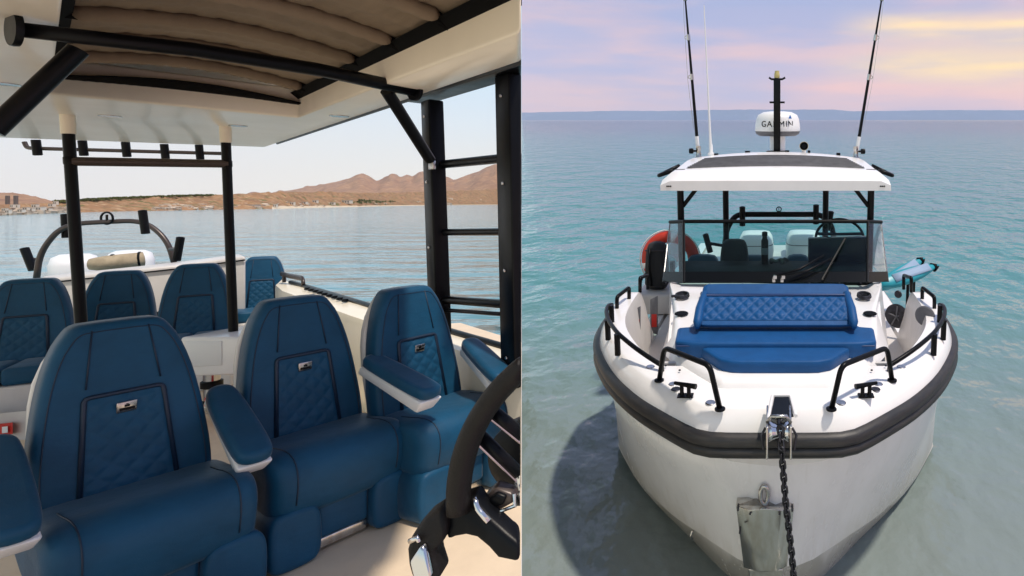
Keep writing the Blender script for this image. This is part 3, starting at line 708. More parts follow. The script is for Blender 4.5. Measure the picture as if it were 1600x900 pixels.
for a, b_ in (((750, 680), (812, 740)), ((768, 640), (830, 690))):
    p, q = at(*a, .87), at(*b_, .90); s_ = MB().tube([p, q],   .0088, 10, flat=.7).build('spoke', black, sw, cut='L', sharp=0)
    MB().tube([p + V((-.003, -.005, -.0092)), q + V((-.003, -.005, -.0092))], .002, 6).build('metal_edge', steel, s_, cut='L')
hub = at(822, 712, .96)
MB().lathe([(.0, -.02), (.043, -.02), (.059, -.01), (.062, .015), (.058, .035), (0, .035)], hub, 28, wn.to_track_quat('Z', 'Y').to_matrix()).build('hub', black, sw, cut='L', sharp=50)
plate([(752, 782), (772, 764), (800, 774), (803, 786), (768, 806)], .885, .02).build('hub_switch', bronze, sw, bevel=.004, cut='L')
plate([(762, 781), (775, 772), (790, 778), (786, 790), (768, 795)], .878, .008).build('hub_button', black, sw, bevel=.003, cut='L')
MB().tube([at(764, 806, .88), at(805, 790, .88), at(803, 772, .885)], .003, 8).build('metal_edge', chrome, sw, cut='L')
plate([(805, 740), (822, 730), (822, 790), (800, 792)], .90, .015).build('hub_trim', chrome, sw, bevel=.004, cut='L')
# ================================================================== RIGHT: sea, far land
seam, wt, wb = water('sea', (.08, .125, .18), (.085, .235, .25), 30, 200, .06, (.35, .9, 2.5, 9.0), (.50, .70, .26, .045), (.75, .62, 1), 22)
# nearer the beach the bottom shows as olive sand
co = wt.new('ShaderNodeTexCoord').outputs['Object']; sp = wt.new('ShaderNodeSeparateXYZ', Vector=co)
old = wb.inputs['Base Color'].links[0].from_socket
wt.l.new(wt.mix(wt.ss(sp.outputs[1], 3.2, 11), (.185, .22, .21, 1), old), wb.inputs['Base Color'])
mb = MB(); n = 40
ys = [.3 + 5000 * (k / n) ** 3.2 for k in range(n + 1)]
rows = [[V((x * (y * 1.3 + 6), y, 0)) for x in [i / 12 for i in range(-12, 13)]] for y in ys]
mb.loft(rows, closed=False)
mb.v = [MR @ p for p in mb.v]
sea = mb.build('sea', seam, cut='R', kind='structure', sharp=0)
# give the sheet its own level frame, so that its ripples run with it
sea.data.transform(MR.inverted()); sea.matrix_world = MR
farm = land_mat('far_hills_haze_blue', ((.10, .15, .27), (.09, .14, .24), (.12, .17, .28)), .0012)  # blue of distance haze painted into the land colour, besides the haze volume
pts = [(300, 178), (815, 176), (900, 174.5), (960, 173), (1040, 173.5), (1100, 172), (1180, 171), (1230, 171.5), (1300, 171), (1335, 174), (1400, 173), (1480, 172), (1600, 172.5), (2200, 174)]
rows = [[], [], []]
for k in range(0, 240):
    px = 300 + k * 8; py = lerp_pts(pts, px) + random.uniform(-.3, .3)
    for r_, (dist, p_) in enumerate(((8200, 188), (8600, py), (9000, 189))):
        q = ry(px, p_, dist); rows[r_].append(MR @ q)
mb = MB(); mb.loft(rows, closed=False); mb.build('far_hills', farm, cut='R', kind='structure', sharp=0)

# ================================================================== RIGHT: the moored boat, bow towards us
rb = thing('motorboat', 'white motorboat with black rubbing strake, moored bow-on by a chain', 'motorboat', (0, 4.4, 0), right=True)
def drop(p):
    """the sheer steps down abaft the cabin"""
    k = min(1, max(0, (p.y - 5.2) / .55)); k = k * k * (3 - 2 * k)
    return V((p.x, p.y, p.z - (.62 * k if p.z > 1.1 else .52 * k if p.z > .9 else 0)))
def curve(pts, n=60):
    """even samples along a smoothed half outline, stem to stern"""
    P = [V((x, y, 0)) for x, y in pts]
    for _ in range(2):
        o = [P[0]]
        for a, b in zip(P, P[1:]): o += [a.lerp(b, .25), a.lerp(b, .75)]
        P = o + [P[-1]]
    L = [0]
    for a, b in zip(P, P[1:]): L.append(L[-1] + (b - a).length)
    out = []
    for k in range(n):
        s = L[-1] * k / (n - 1); i = max(j for j in range(len(L)) if L[j] <= s + 1e-9); i = min(i, len(P) - 2)
        out.append(P[i].lerp(P[i + 1], (s - L[i]) / max(1e-9, L[i + 1] - L[i])))
    return out
RAIL = [(0, 2.965), (.20, 2.965), (.38, 2.97), (.47, 3.02), (.66, 3.19), (.86, 3.38), (1.08, 3.67), (1.24, 3.96), (1.37, 4.25), (1.45, 4.6), (1.48, 5.2), (1.48, 6.5), (1.42, 10.2)]
UP = [(0, 3.01), (.14, 3.03), (.28, 3.06), (.42, 3.14), (.60, 3.28), (.80, 3.46), (1.02, 3.74), (1.19, 4.02), (1.33, 4.32), (1.42, 4.7), (1.46, 5.3), (1.46, 6.5), (1.40, 10.2)]
MID = [(0, 3.06), (.06, 3.08), (.20, 3.17), (.36, 3.29), (.55, 3.44), (.74, 3.62), (.94, 3.84), (1.14, 4.13), (1.31, 4.46), (1.43, 4.8), (1.47, 5.4), (1.47, 6.5), (1.40, 10.2)]
CHN = [(0, 3.10), (.11, 3.19), (.27, 3.325), (.43, 3.47), (.62, 3.64), (.77, 3.79), (1.09, 4.19), (1.32, 4.585), (1.45, 4.85), (1.49, 5.4), (1.48, 6.5), (1.40, 10.2)]
# the chine climbs towards the stem, so that the bottom shows below it at the bow
CH3 = [V((0, 3.09, .36))] + [V((abs(q.x), q.y, q.z)) for q in (rz(1168, 884, .345), rz(1145, 868, .325), rz(1118, 851, .30), rz(1093, 833, .27), rz(1067, 817, .235), rz(1041, 797, .20), rz(1000, 755, .16), rz(975, 713, .13), rz(963, 688, .12))] + [V((1.49, 5.4, .12)), V((1.48, 6.5, .12)), V((1.40, 10.2, .12))]
WL3 = [V((0, 3.30, -.05))] + [V((abs(q.x), q.y, q.z)) for q in (rz(1150, 915, -.03), rz(1128, 893, -.02), rz(1106, 870, -.01), rz(1085, 846, .0), rz(1062, 824, .02), rz(1037, 800, .04), rz(998, 757, .06), rz(974, 714, .07), rz(963, 690, .07))] + [V((1.47, 5.4, .06)), V((1.46, 6.5, .06)), V((1.38, 10.2, .06))]
KL3 = [V((q.x * .35, q.y + .25, -.5)) for q in WL3]
def resample(P, n):
    for _ in range(1):
        o = [P[0]]
        for a, b in zip(P, P[1:]): o += [a.lerp(b, .25), a.lerp(b, .75)]
        P = o + [P[-1]]
    L = [0]
    for a, b in zip(P, P[1:]): L.append(L[-1] + (b - a).length)
    out = []
    for k in range(n):
        s = L[-1] * k / (n - 1); i = min(max(j for j in range(len(L)) if L[j] <= s + 1e-9), len(P) - 2)
        out.append(P[i].lerp(P[i + 1], (s - L[i]) / max(1e-9, L[i + 1] - L[i])))
    return out
N = 60
def side(levels, sx): return [[V((p.x * sx, p.y, zz)) for p in curve(c, N)] for c, zz in levels]
mb = MB()
for sx in (1, -1):
    mb.loft([[drop(q) for q in r_] for r_ in side([(RAIL, 1.29), (RAIL, 1.16), (UP, 1.06), (UP, .95)], sx)], closed=False)
    sgn = lambda P: [V((q.x * sx, q.y, q.z)) for q in P]
    up_ = [drop(q) for q in side([(UP, .95)], sx)[0]]; ch_ = sgn(resample(CH3, N)); md_ = side([(MID, .55)], sx)[0]
    md_ = [m_.lerp(V(((a.x + b.x) / 2, (a.y + b.y) / 2, (a.z + b.z) / 2)), .5) for m_, a, b in zip(md_, up_, ch_)]
    mb.loft([up_, md_, ch_], closed=False)
    mb.loft([[q + V((0, 0, 0)) for q in ch_], [V((q.x - sx * .012, q.y + .012, q.z - .012)) for q in ch_], sgn(resample(WL3, N)), sgn(resample(KL3, N))], closed=False)
hull = mb.build('hull', hullm, rb, sharp=28)
# rubbing strake: two swollen bands round the rail line
rc_ = curve(RAIL, 90); full = [V((-p.x, p.y, 0)) for p in reversed(rc_)] + rc_[1:]
def outn(P, i):
    a, b = P[max(0, i - 1)], P[min(len(P) - 1, i + 1)]; d = (b - a); return V((d.y, -d.x, 0)).normalized()
sec = [(-.01, 1.150), (.032, 1.154), (.050, 1.175), (.046, 1.205), (.030, 1.216), (.047, 1.228), (.049, 1.262), (.028, 1.288), (-.01, 1.290)]
mb = MB(); rings = []
for i, p in enumerate(full):
    n_ = outn(full, i); rings.append([drop(p + n_ * o + V((0, 0, zz))) for o, zz in sec])
mb.loft(rings, smooth=True); mb.build('rubbing_strake', rubber, rb, sharp=50)
# bulwark bevel and deck
def inset(P, d, zz): return [p - outn(P, i) * d + V((0, 0, zz)) for i, p in enumerate(P)]
mb = MB()
IN1 = inset(full, .05, 1.40); IN2 = inset(full, .075, 1.412)
dl = lambda r_: [drop(q) for q in r_]
mb.loft([dl(inset(full, 0, 1.285)), dl(inset(full, .012, 1.325)), dl(IN1), dl(IN2)], closed=False)
CAP = inset(full, .20, 1.412)
mb.loft([dl(IN2), dl(CAP)], closed=False)
# bow deck: the cap's inner line closed across, forward of the well
WELL_Y = 3.62
fw = [p for p in CAP if p.y <= WELL_Y]
lft = [p for p in fw if p.x < 0][::-1]; 
left_ = [p for p in fw if p.x <= 0]; right_ = [p for p in fw if p.x >= 0]
o = len(mb.v); mb.v += fw; mb.f.append(list(range(o, o + len(fw)))); mb.sm.append(False)
deck = mb.build('deck', gel, rb, sharp=40)
# inner faces of the bulwarks and the side decks
mb = MB(); aft = [i for i, p in enumerate(CAP) if p.y >= WELL_Y - .05]
for sx in (-1, 1):
    q = [p for p in CAP if p.y >= WELL_Y - .08 and p.x * sx > 0]
    q = sorted(q, key=lambda p: p.y)
    tp_ = lambda p: .05 + .20 * max(0, min(1, (5.2 - p.y) / 1.6))
    mb.loft([[drop(p) for p in q], [drop(V((p.x - sx * .02, p.y, p.z - .06))) for p in q], [V((p.x - sx * tp_(p), p.y + .06, .80)) for p in q]], closed=False)
bul = mb.build('inner_bulwark', greyg, rb, sharp=40)
mb = MB(); dk = sorted([q for q in CAP if q.x < 0 and WELL_Y - .02 <= q.y <= 10], key=lambda q: q.y)
rows = [[V((q.x + tp_(q) - .004, q.y + .06, .802)) for q in dk], [V((-q.x - tp_(q) + .004, q.y + .06, .802)) for q in dk]]
mb.loft(rows, closed=False)
mb.build('side_deck', greyg, rb)
MB().hexa([V((-.62, WELL_Y, .8)), V((.62, WELL_Y, .8)), V((.62, WELL_Y + .03, .8)), V((-.62, WELL_Y + .03, .8))], [V((-.80, WELL_Y, 1.405)), V((.80, WELL_Y, 1.405)), V((.80, WELL_Y + .03, 1.405)), V((-.80, WELL_Y + .03, 1.405))]).build('well_front', greyg, rb)
# coachroof (trunk): front wedge carrying the sun pad, flat shoulders up to the windscreen
def sym(pts): return pts + [mir(p) for p in reversed(pts)]
T0 = [V((.34, 3.23, 1.39)), V((.66, 3.60, 1.39)), V((.82, 3.95, 1.35)), V((.90, 4.4, 1.2)), V((1.04, 5.3, .8)), V((1.12, 6.4, .8))]
T1 = [V((.33, 3.26, 1.455)), V((.62, 3.62, 1.46)), V((.72, 3.98, 1.49)), V((.81, 4.5, 1.50)), V((.985, 5.2, 1.505)), V((1.07, 5.65, 1.40))]
mb = MB(); mb.loft([sym(T0), sym(T1)], cap0=False, cap1=True, smooth=False)
cab = mb.build('coachroof', gel, rb, bevel=.03, seg=3)
for s_ in (-1, 1):
    MB().hexa([V((s_ * .84, 3.95, .8)), V((s_ * .97, 5.2, .8)), V((s_ * 1.05, 5.7, .8)), V((s_ * .8, 5.7, .8)), V((s_ * .7, 3.95, .8))], [V((s_ * .78, 3.97, 1.40)), V((s_ * .955, 5.2, 1.48)), V((s_ * 1.04, 5.64, 1.38)), V((s_ * .8, 5.64, 1.38)), V((s_ * .62, 3.95, 1.40))]).build('coachroof_side', gel, cab)
for px, py in ((1040, 446), (1065, 446), (1109, 447), (1160, 447), (1265, 447), (1312, 447), (1345, 447), (1375, 446)):
    p = ry(px, py, 5.12); MB().lathe([(.001, .005), (.008, .005), (.010, 0), (.001, -.004)], (p.x, 5.14, 1.512), 8).build('screw', iron, cab)
# ---- sun pad on the coachroof
pd = thing('sun_pad', 'royal blue sun pad with quilted backrest on the foredeck of the white boat', 'sun pad', (0, 3.7, 1.45), right=True)
def slabpad(outl, z0, th, name, m, e=.03, crown=.01, slope=0.0, parent=pd, y_ref=0):
    return pad(MB(), outl, 0, th, e, crown, lambda p: V((p.x, p.z, z0 - p.y + slope * (p.z - y_ref)))).build(name, m, parent, sharp=0)
def dens(pts, n=1):
    for _ in range(n):
        o = []
        for i in range(len(pts)):
            a, b = pts[i], pts[(i + 1) % len(pts)]; o += [(a[0] * .9 + b[0] * .1, a[1] * .9 + b[1] * .1), (a[0] * .1 + b[0] * .9, a[1] * .1 + b[1] * .9)]
        pts = o
    return pts
fp = [(rz(px, py, 1.53).x, rz(px, py, 1.53).y) for px, py in ((1120, 566), (1284, 566), (1345, 533), (1340, 528), (1070, 528), (1063, 533))]
hx = (fp[1][0] - fp[0][0]) / 2; hx2 = (fp[2][0] - fp[5][0]) / 2
yf, yb = (fp[0][1] + fp[1][1]) / 2, (fp[3][1] + fp[4][1]) / 2
slabpad(dens([(-hx, yf), (hx, yf), (hx2, yf + .38), (hx2, yb + .25), (-hx2, yb + .25), (-hx2, yf + .38)], 2), 1.45, .085, 'front_cushion', royal, .016, .006, y_ref=yf)
a = rz(1047, 513, 1.57); b = rz(1365, 536, 1.57); yl = b.y; yu = a.y; hw = (rz(1365, 536, 1.57).x - rz(1048, 536, 1.57).x) / 2
slabpad(dens([(-hw, yl), (hw, yl), (hw + .03, yu + .05), (-hw - .03, yu + .05)], 2), 1.455, .115, 'rear_cushion', royal, .018, .006, y_ref=yl)
MB().tube([V((-hw * .98, yl + .012, 1.545)), V((hw * .98, yl + .012, 1.545))], .005, 6).build('piping', royald, pd)
# backrest: tilted pad with a quilted centre and wings
yb0, yb1 = yu - .02, yu + .30
zb0 = 1.565; zb1 = ry(1210, 449, yb1).z
def bk(p): w = p.z; return V((p.x, yb0 + .02 + (yb1 - yb0) * w + p.y * .8, zb0 + (zb1 - zb0) * w - p.y * .5))
wb_ = (ry(1336, 512, yb0).x - ry(1084, 512, yb0).x) / 2; wt_ = (ry(1320, 452, yb1).x - ry(1097, 452, yb1).x) / 2
o_ = dens([(-wb_, 0), (wb_, 0), (wb_ * .985, .30), (wt_ * 1.01, .72), (wt_, .93), (wt_ * .93, 1.0), (-wt_ * .93, 1.0), (-wt_, .93), (-wt_ * 1.01, .72), (-wb_ * .985, .30)], 1)
br = pad(MB(), o_, -.06, .16, .03, .004, bk).build('backrest', royal, pd, sharp=0)
def QP(u, v): return (2 * u - 1) * .52 * (1 - .02 * v), .13 + .55 * v
def qb(u, v):
    x, w = QP(u, v); a = (u * 13 + v * 2.2) % 1; c = (u * 13 - v * 2.2) % 1; h_ = min(a, 1 - a, c, 1 - c); ed = min(u * 3, 3 - 3 * u, v, 1 - v)
    return bk(V((x, -.104 - (.002 + .013 * sin(min(1, h_ * 2.2) * pi / 2)) * min(1, ed * 10), w)))
MB().grid(qb, 120, 30).build('quilted_panel', royal, br, sharp=0)
fr_ = [(-.525, .70), (.525, .70), (.525, .11), (-.525, .11)]
MB().tube([bk(V((x, -.108, w))) for x, w in ((-.525, .12), (-.525, .70), (.525, .70), (.525, .12))], .011, 8).build('piping', royald, br, sharp=0)
for s_ in (-1, 1):
    # side wings that come forward
    q = [bk(V((s_ * wt_ * .96, -.095, .75))), bk(V((s_ * wb_ * .95, -.105, .38))), bk(V((s_ * wb_ * .95, -.13, .08)))]
    MB().tube([q[0] + V((0, .03, .0))] + q + [q[-1] + V((0, -.04, -.03))], .05, 12, radii=[.012, .026, .032, .032, .015]).build('side_wing', royal, br, sharp=0)
MB().tube([V((s * .33 if abs(s) == 1 else 0, 0, 0)) for s in (-1, 1)], .01).v
# front lip below the pad with screws
for px, py in ((1075, 567), (1098, 578), (1203, 590), (1335, 567), (1310, 578), (1290, 585)):
    p = rz(px, py, 1.43); MB().lathe([(.001, .005), (.009, .004), (.009, -.01), (.001, -.01)], p, 8, M.Rotation(R(60), 3, 'X')).build('screw', iron, cab)
# hatch rings and cup recesses on the shoulders
for s_ in (-1, 1):
    p = ry(1350 if s_ > 0 else 1066, 470, 4.75); c = V((s_ * abs(p.x), 4.75, 1.507))
    MB().tube([c + V((.052 * cos(k / 24 * 2 * pi), .075 * sin(k / 24 * 2 * pi), .018)) for k in range(24)], .009, 8, closed=True).tube([c + V((.052 * cos(k / 24 * 2 * pi), .075 * sin(k / 24 * 2 * pi), .004)) for k in range(24)], .012, 8, closed=True).build('cup_ring', iron, cab)
    MB().lathe([(.001, .004), (.045, .004), (.05, -.002), (.001, -.002)], c, 20).build('cup_recess', dark, cab)
    c2_ = V((s_ * .735, 4.32, 1.507)); MB().lathe([(.001, .003), (.05, .003), (.055, -.003), (.001, -.003)], c2_, 18).build('deck_fill_cap', dark, cab)
    MB().box(V((s_ * .62, 4.78, 1.52)), (.05, .05, .03)).build('latch', iron, cab, bevel=.005)
MB().box(V((-.83, 4.72, 1.52)), (.11, .03, .02)).build('latch', iron, cab, bevel=.005)
# ---- windscreen
WB = 5.16
A0 = ry(1069, 441, WB); A0 = V((A0.x, WB, 1.513)); A1 = ry(1068, 346, 5.80)
B0 = V((ry(1036, 440, 5.50).x, 5.50, ry(1036, 440, 5.50).z)); B1 = ry(1047, 347, 6.05)
def band(a, b, k): return a.lerp(b, k)
ws = MB().hexa([A0, mir(A0), mir(A0) + V((0, .008, 0)), A0 + V((0, .008, 0))], [A1, mir(A1), mir(A1) + V((0, .008, 0)), A1 + V((0, .008, 0))]).build('windscreen', tint, rb)
A0b, A0c = band(A0, A1, 0.0), band(A0, A1, .16)
bd = V((0, -.004, .002))
MB().hexa([A0 + bd, mir(A0) + bd, mir(A0) + bd * 2, A0 + bd * 2], [A0c + bd, mir(A0c) + bd, mir(A0c) + bd * 2, A0c + bd * 2]).build('black_band', screen, ws)
for s_ in (1, -1):
    f_ = (lambda p: V((p.x * s_ * -1 * -1, p.y, p.z))) if s_ == 1 else mir
    a0, a1, b0, b1 = f_(A0), f_(A1), f_(B0), f_(B1); th = V((.006 * (1 if a0.x < 0 else -1), .004, 0))
    MB().hexa([a0, b0, b0 + th, a0 + th], [a1, b1, b1 + th, a1 + th]).build('side_glass', clear, rb)
    MB().hexa([a0 - th, b0 - th, b0 - th * .4, a0 - th * .4], [p - th * q for p, q in ((band(a0, a1, .16), 1), (band(b0, b1, .16), 1), (band(b0, b1, .16), .4), (band(a0, a1, .16), .4))]).build('black_band', screen, ws)
    MB().tube([a0, a1], .014, 8).build('corner_seal', black, rb)
    MB().tube([b0, b1], .007, 8).build('edge_seal', steel, rb)
    c0, c1_ = f_(V((-1.16, 7.2, 1.25))), f_(V((-1.17, 7.2, 1.72)))
    MB().hexa([b0, c0, c0 + th, b0 + th], [b1, c1_, c1_ + th, b1 + th]).build('side_glass', clear, rb)
    MB().tube([b1, c1_], .012, 8).build('top_rail', black, rb)
MB().tube([B1, A1, mir(A1), mir(B1)], .019, 10).build('top_rail', black, rb)
# wipers, parked to the right
for px in (1209, 1222):
    p = ry(px, 440, 5.12); p = V((p.x, 5.12, 1.53))
    w_ = MB().lathe([(.001, 0), (.016, 0), (.018, .02), (.012, .045), (.001, .05)], p, 12).box(p + V((.012, -.015, .05)), (.03, .03, .03)).build('wiper_pivot', steel, rb, sharp=40)
    e = ry(px + 78, 398 + (px - 1209) * .3, 5.36)
    MB().tube([p + V((.01, -.01, .055)), p.lerp(e, .5) + V((0, -.045, .0)), e + V((0, -.03, 0))], .011, 8).build('wiper_arm', black, w_, sharp=0)
    m_ = e + V((0, -.022, 0)); m0 = ry(px + 62, 436, 5.14) + V((0, -.02, 0)); m1 = ry(px + 98, 372, 5.58) + V((0, -.02, 0))
    if px > 1215: MB().tube([m0, m1], .009, 8).build('wiper_blade', black, w_)
# ---- hardtop
def roofring(y, zs, hw_, crown, n=24):
    """one cross-section: underside then crowned top"""
    und = [V((hw_ * u, y, zs[0])) for u in [k / n * 2 - 1 for k in range(n + 1)]]
    topp = [V((hw_ * (1 - .0) * u, y, zs[1] + crown * (1 - u * u) - (zs[1] - zs[0]) * .45 * max(0, (abs(u) - .9) / .1) ** 2)) for u in [1 - k / n * 2 for k in range(n + 1)]]
    return und + topp
z_f0, z_f1 = ry(1211, 298, 5.78).z, ry(1211, 283, 5.78).z
zz1 = ry(1211, 262, 6.02).z; zz2 = ry(1211, 243, 6.55).z
rr = [(5.78, (z_f0, z_f1), 1.165, .004), (5.90, (z_f0, (z_f1 + zz1) / 2 + .02), 1.165, .022), (6.02, (z_f0, zz1 - .03), 1.15, .035), (6.55, (z_f0 + .02, zz2 - .07), 1.10, .075), (6.75, (z_f0 + .03, zz2 - .055), 1.06, .085), (7.4, (z_f0 + .03, zz2 - .10), 1.05, .085), (9.0, (z_f0 + .03, zz2 - .22), 1.02, .07)]
ht = MB().loft([roofring(*r) for r in rr]).build('hardtop', gel, rb, sharp=32)
def top_z(y, x):
    for a, b in zip(rr, rr[1:]):
        if a[0] <= y <= b[0]:
            k = (y - a[0]) / (b[0] - a[0]); u = x / (a[2] * (1 - k) + b[2] * k)
            return (a[1][1] * (1 - k) + b[1][1] * k) + (a[3] * (1 - k) + b[3] * k) * (1 - u * u)
    return 2.6
# grey ribbed grip sheet on the forward slope
def gp_(u, v, h=.006):
    y = 6.06 + .46 * v; hw_ = .94 + (.80 - .94) * v; x = (2 * u - 1) * hw_
    return V((x, y, top_z(y, x) + h))
gm = MB(); gm.grid(lambda u, v: gp_(u, v), 30, 12); gsh = gm.build('grip_sheet', gripm, ht, sharp=0, solid=.004)
mb = MB()
for k in range(9):
    v = .06 + k / 9
    mb.tube([gp_(i / 12, min(v, 1), .011) for i in range(13)], .006, 5)
mb.build('grip_ribs', gripm, gsh, kind='stuff')
for s_ in (-1, 1):
    MB().tube(arc([V((s_ * 1.10, 6.15, 2.46)), V((s_ * 1.27, 6.2, 2.40)), V((s_ * 1.27, 6.55, 2.40)), V((s_ * 1.10, 6.6, 2.48))], .06), .022, 10).build('roof_handle', black, ht, sharp=0)
    for k in range(3): MB().box(V((s_ * (1.06 + k * .018), 5.776, z_f0 + .045)), (.012, .008, .014)).build('vent_mark', dark, ht)
    MB().tube([V((s_ * 1.06, 6.04, top_z(6.04, s_ * 1.06) + .002)), V((s_ * .95, 6.02, top_z(6.02, s_ * .95) + .003))], .003, 6).build('panel_joint', iron, ht)
# posts and braces
for s_ in (-1, 1):
    for px, y, w, ztop in ((1065, 6.0, .036, z_f0 + .01), (1134, 7.6, .040, z_f0 + .03)):
        x = s_ * abs(ry(px - (0 if px > 1100 else 1.5), 320, y).x)
        MB().tube([V((x, y, .8)), V((x, y, ztop))], w, 12).build('roof_post', black, rb)
    x = s_ * abs(ry(1065, 320, 6.0).x)
    MB().tube([V((x * .985, 6.0, ry(1068, 322, 6.0).z)), V((s_ * abs(ry(1090, 297, 6.0).x), 6.0, z_f0 + .01))], .022, 10).build('brace', black, rb)
# ---- mast and its fittings
MY = 7.15
pz0, pz1 = top_z(MY, 0) - .02, ry(1214, 122, MY).z
ms = thing('mast', 'black mast with two small crossbars and a lamp on the white hardtop', 'mast', (.016, MY, pz0), right=True)
MB().box(V((.016, MY, (pz0 + pz1) / 2)), (.084, .07, pz1 - pz0)).build('pole', black, ms, bevel=.012)
MB().box(V((.016, MY, pz0 + .03)), (.26, .16, .018)).build('foot', black, ms, bevel=.004)
zc = ry(1214, 124, MY).z; MB().tube([V((-.08, MY - .02, zc + .02)), V((-.05, MY - .02, zc)), V((.08, MY - .02, zc)), V((.115, MY - .02, zc + .02))], .013, 8).build('crossbar', black, ms)
zc = ry(1214, 160, MY).z; MB().tube([V((-.075, MY - .02, zc)), V((.11, MY - .02, zc))], .012, 8).build('crossbar', black, ms)
MB().lathe([(.03, 0), (.034, .01), (.034, .05), (.028, .06), (.028, .085), (.001, .09)], V((.016, MY, pz1)), 14).build('lamp', yellow, ms, sharp=50)
# ---- radar dome behind the mast
DY = 7.5; dc = ry(1215, 210, DY)
rd = thing('radar_dome', 'white radar dome with dark base and lettering, behind the black mast', 'radar dome', (dc.x, DY, dc.z), right=True)
pxm = DY * 1.0 / F
rw = 35 * DY / F; hz = ry(1215, 174, DY).z - ry(1215, 205, DY).z
MB().lathe([(rw * .985, 0), (rw, .015), (rw * .985, hz * .3), (rw * .94, hz * .62), (rw * .86, hz * .82), (rw * .62, hz * .96), (rw * .3, hz), (0.0005, hz)], V((dc.x, DY, ry(1215, 205, DY).z)), 48).build('shell', whitep, rd, sharp=0)
MB().lathe([(rw * .80, -.06), (rw * .95, -.035), (rw * .99, 0.001), (0.001, 0.001)], V((dc.x, DY, ry(1215, 205, DY).z)), 40).build('base', gripm, rd, sharp=50)
MB().lathe([(.10, -.30), (.10, -.06), (.001, -.06)], V((dc.x, DY + .0, ry(1215, 205, DY).z)), 16).build('stand', whitep, rd)
def text(body, size, parent, m, R_at, name='lettering', wrap=None):
    cu = bpy.data.curves.new(name, 'FONT'); cu.body = body; cu.size = size; cu.align_x = 'CENTER'; cu.align_y = 'CENTER'; cu.extrude = .0015; cu.space_character = 1.15
    o = bpy.data.objects.new(name, cu); C.objects.link(o); bpy.context.view_layer.update()
    me = bpy.data.meshes.new_from_object(o.evaluated_get(bpy.context.evaluated_depsgraph_get())); bpy.data.objects.remove(o)
    for v in me.vertices:
        x, y, z = v.co
        if wrap:
            c, r = wrap; a = x / r; v.co = V((c.x + (r + z) * sin(a), c.y - (r + z) * cos(a), c.z + y)) - base_of(parent)
        else: v.co = R_at @ V((x, y, z)) - base_of(parent)
    q = bpy.data.objects.new(name, me); C.objects.link(q); me.materials.clear(); me.materials.append(m); q.parent = parent; return q
zt = ry(1214, 194, DY).z
text('GARMIN', .105, rd, black, None, wrap=(V((dc.x - .005, DY, zt)), rw * .99))
MB().hexa([V((dc.x + .135, DY - rw * .93, zt + .07)), V((dc.x + .175, DY - rw * .92, zt + .07)), V((dc.x + .175, DY - rw * .85, zt + .07)), V((dc.x + .135, DY - rw * .86, zt + .07))], [V((dc.x + .152, DY - rw * .90, zt + .115)), V((dc.x + .157, DY - rw * .90, zt + .115)), V((dc.x + .157, DY - rw * .84, zt + .115)), V((dc.x + .152, DY - rw * .84, zt + .115))]).build('blue_triangle', bluep, rd)
# ---- horn, vents, small deck-top fittings
hc = ry(1256, 228, 6.95)
hn = thing('horn', 'small metal trumpet horn facing forward on the white hardtop, right of the mast', 'horn', hc - V((0, 0, .1)), right=True)
mh = M.Rotation(R(90), 3, 'X')
MB().lathe([(.018, -.18), (.022, -.06), (.05, .03), (.056, .04), (.05, .04), (.03, 0), (.001, -.03)], hc, 20, mh).build('trumpet', steel, hn, sharp=50)
MB().lathe([(.032, .031), (.030, -.01), (.001, -.03)], hc + V((0, -.006, 0)), 16, mh).build('throat', dark, hn)
MB().box(hc + V((.0, .06, -.07)), (.05, .06, .07)).build('mount', gel, hn, bevel=.008)
for px, py, w in ((1264, 235, .03), (1310, 236, .045), (1119, 238, .05), (1168, 236, .06), (1230, 235, .05)):
    y = 6.85; p = ry(px, py, y); MB().box(V((p.x, y, top_z(y, p.x) + .012)), (w, .05, .04 if px in (1310, 1264) else .02)).build('roof_fitting', dark, ht, bevel=.005)
# ---- rods in their holders on the roof corners
def rod(px0, py0, px1, py1, label, mirror):
    y = 6.95; b = ry(px0, 240, y); b = V((b.x, y, top_z(y, b.x) - .01)); t1 = ry(px1, py1, y + .1); t0 = ry(px0, py0, y)
    r = thing('fishing_rod', label, 'fishing rod', b, right=True, group='fishing rods standing on the hardtop')
    dd = (t1 - t0)
    e = t0 + dd * 1.25
    def pt(k): return b.lerp(e, k)
    bd = (pt(.16) - b).normalized()
    hl = MB().lathe([(.05, 0), (.05, .012), (.032, .03), (.026, .10), (.03, .11), (.03, .15), (.001, .15)], b, 16).build('holder', steel, r, sharp=50)
    MB().lathe([(.001, -.03), (.03, -.025), (.034, .0), (.03, .025), (.001, .03)], b + V((mirror * .085, -.01, .09)), 12, M.Rotation(R(90), 3, 'Y')).tube([b + V((0, 0, .09)), b + V((mirror * .07, -.01, .09))], .012, 8).build('knob', black, hl, sharp=50)
    MB().tube([pt(.02), pt(.115)], .022, 10).build('butt', whitep, r)
    MB().tube([pt(.115), pt(.4), pt(.7), pt(1.0)], .016, 8, radii=[.020, .017, .012, .006]).build('blank', black, r)
    for k in (.42, .62, .82):
        p = pt(k); MB().tube([p + V((mirror * (.010 + .016 * (1 - cos(a))), -.01, .018 * sin(a))) for a in [2 * pi * q / 12 for q in range(12)]], .0045, 6, closed=True).build('line_guide', steel, r)
        MB().tube([p - dd.normalized() * .035, p + dd.normalized() * .035], .022, 8).build('binding', steel, r)
    pl = [pt(.98), pt(.7) + V((mirror * .035, -.01, 0)), pt(.4) + V((mirror * .05, -.01, 0)), pt(.16) + V((mirror * .03, -.01, 0))]
    MB().tube(pl, .0022, 5).build('line', steel, r)
    return r
rod(1091.5, 235, 1071, 0, 'black fishing rod in the left holder on the hardtop', -1)
rod(1337, 235, 1377, 0, 'black fishing rod in the right holder on the hardtop', 1)
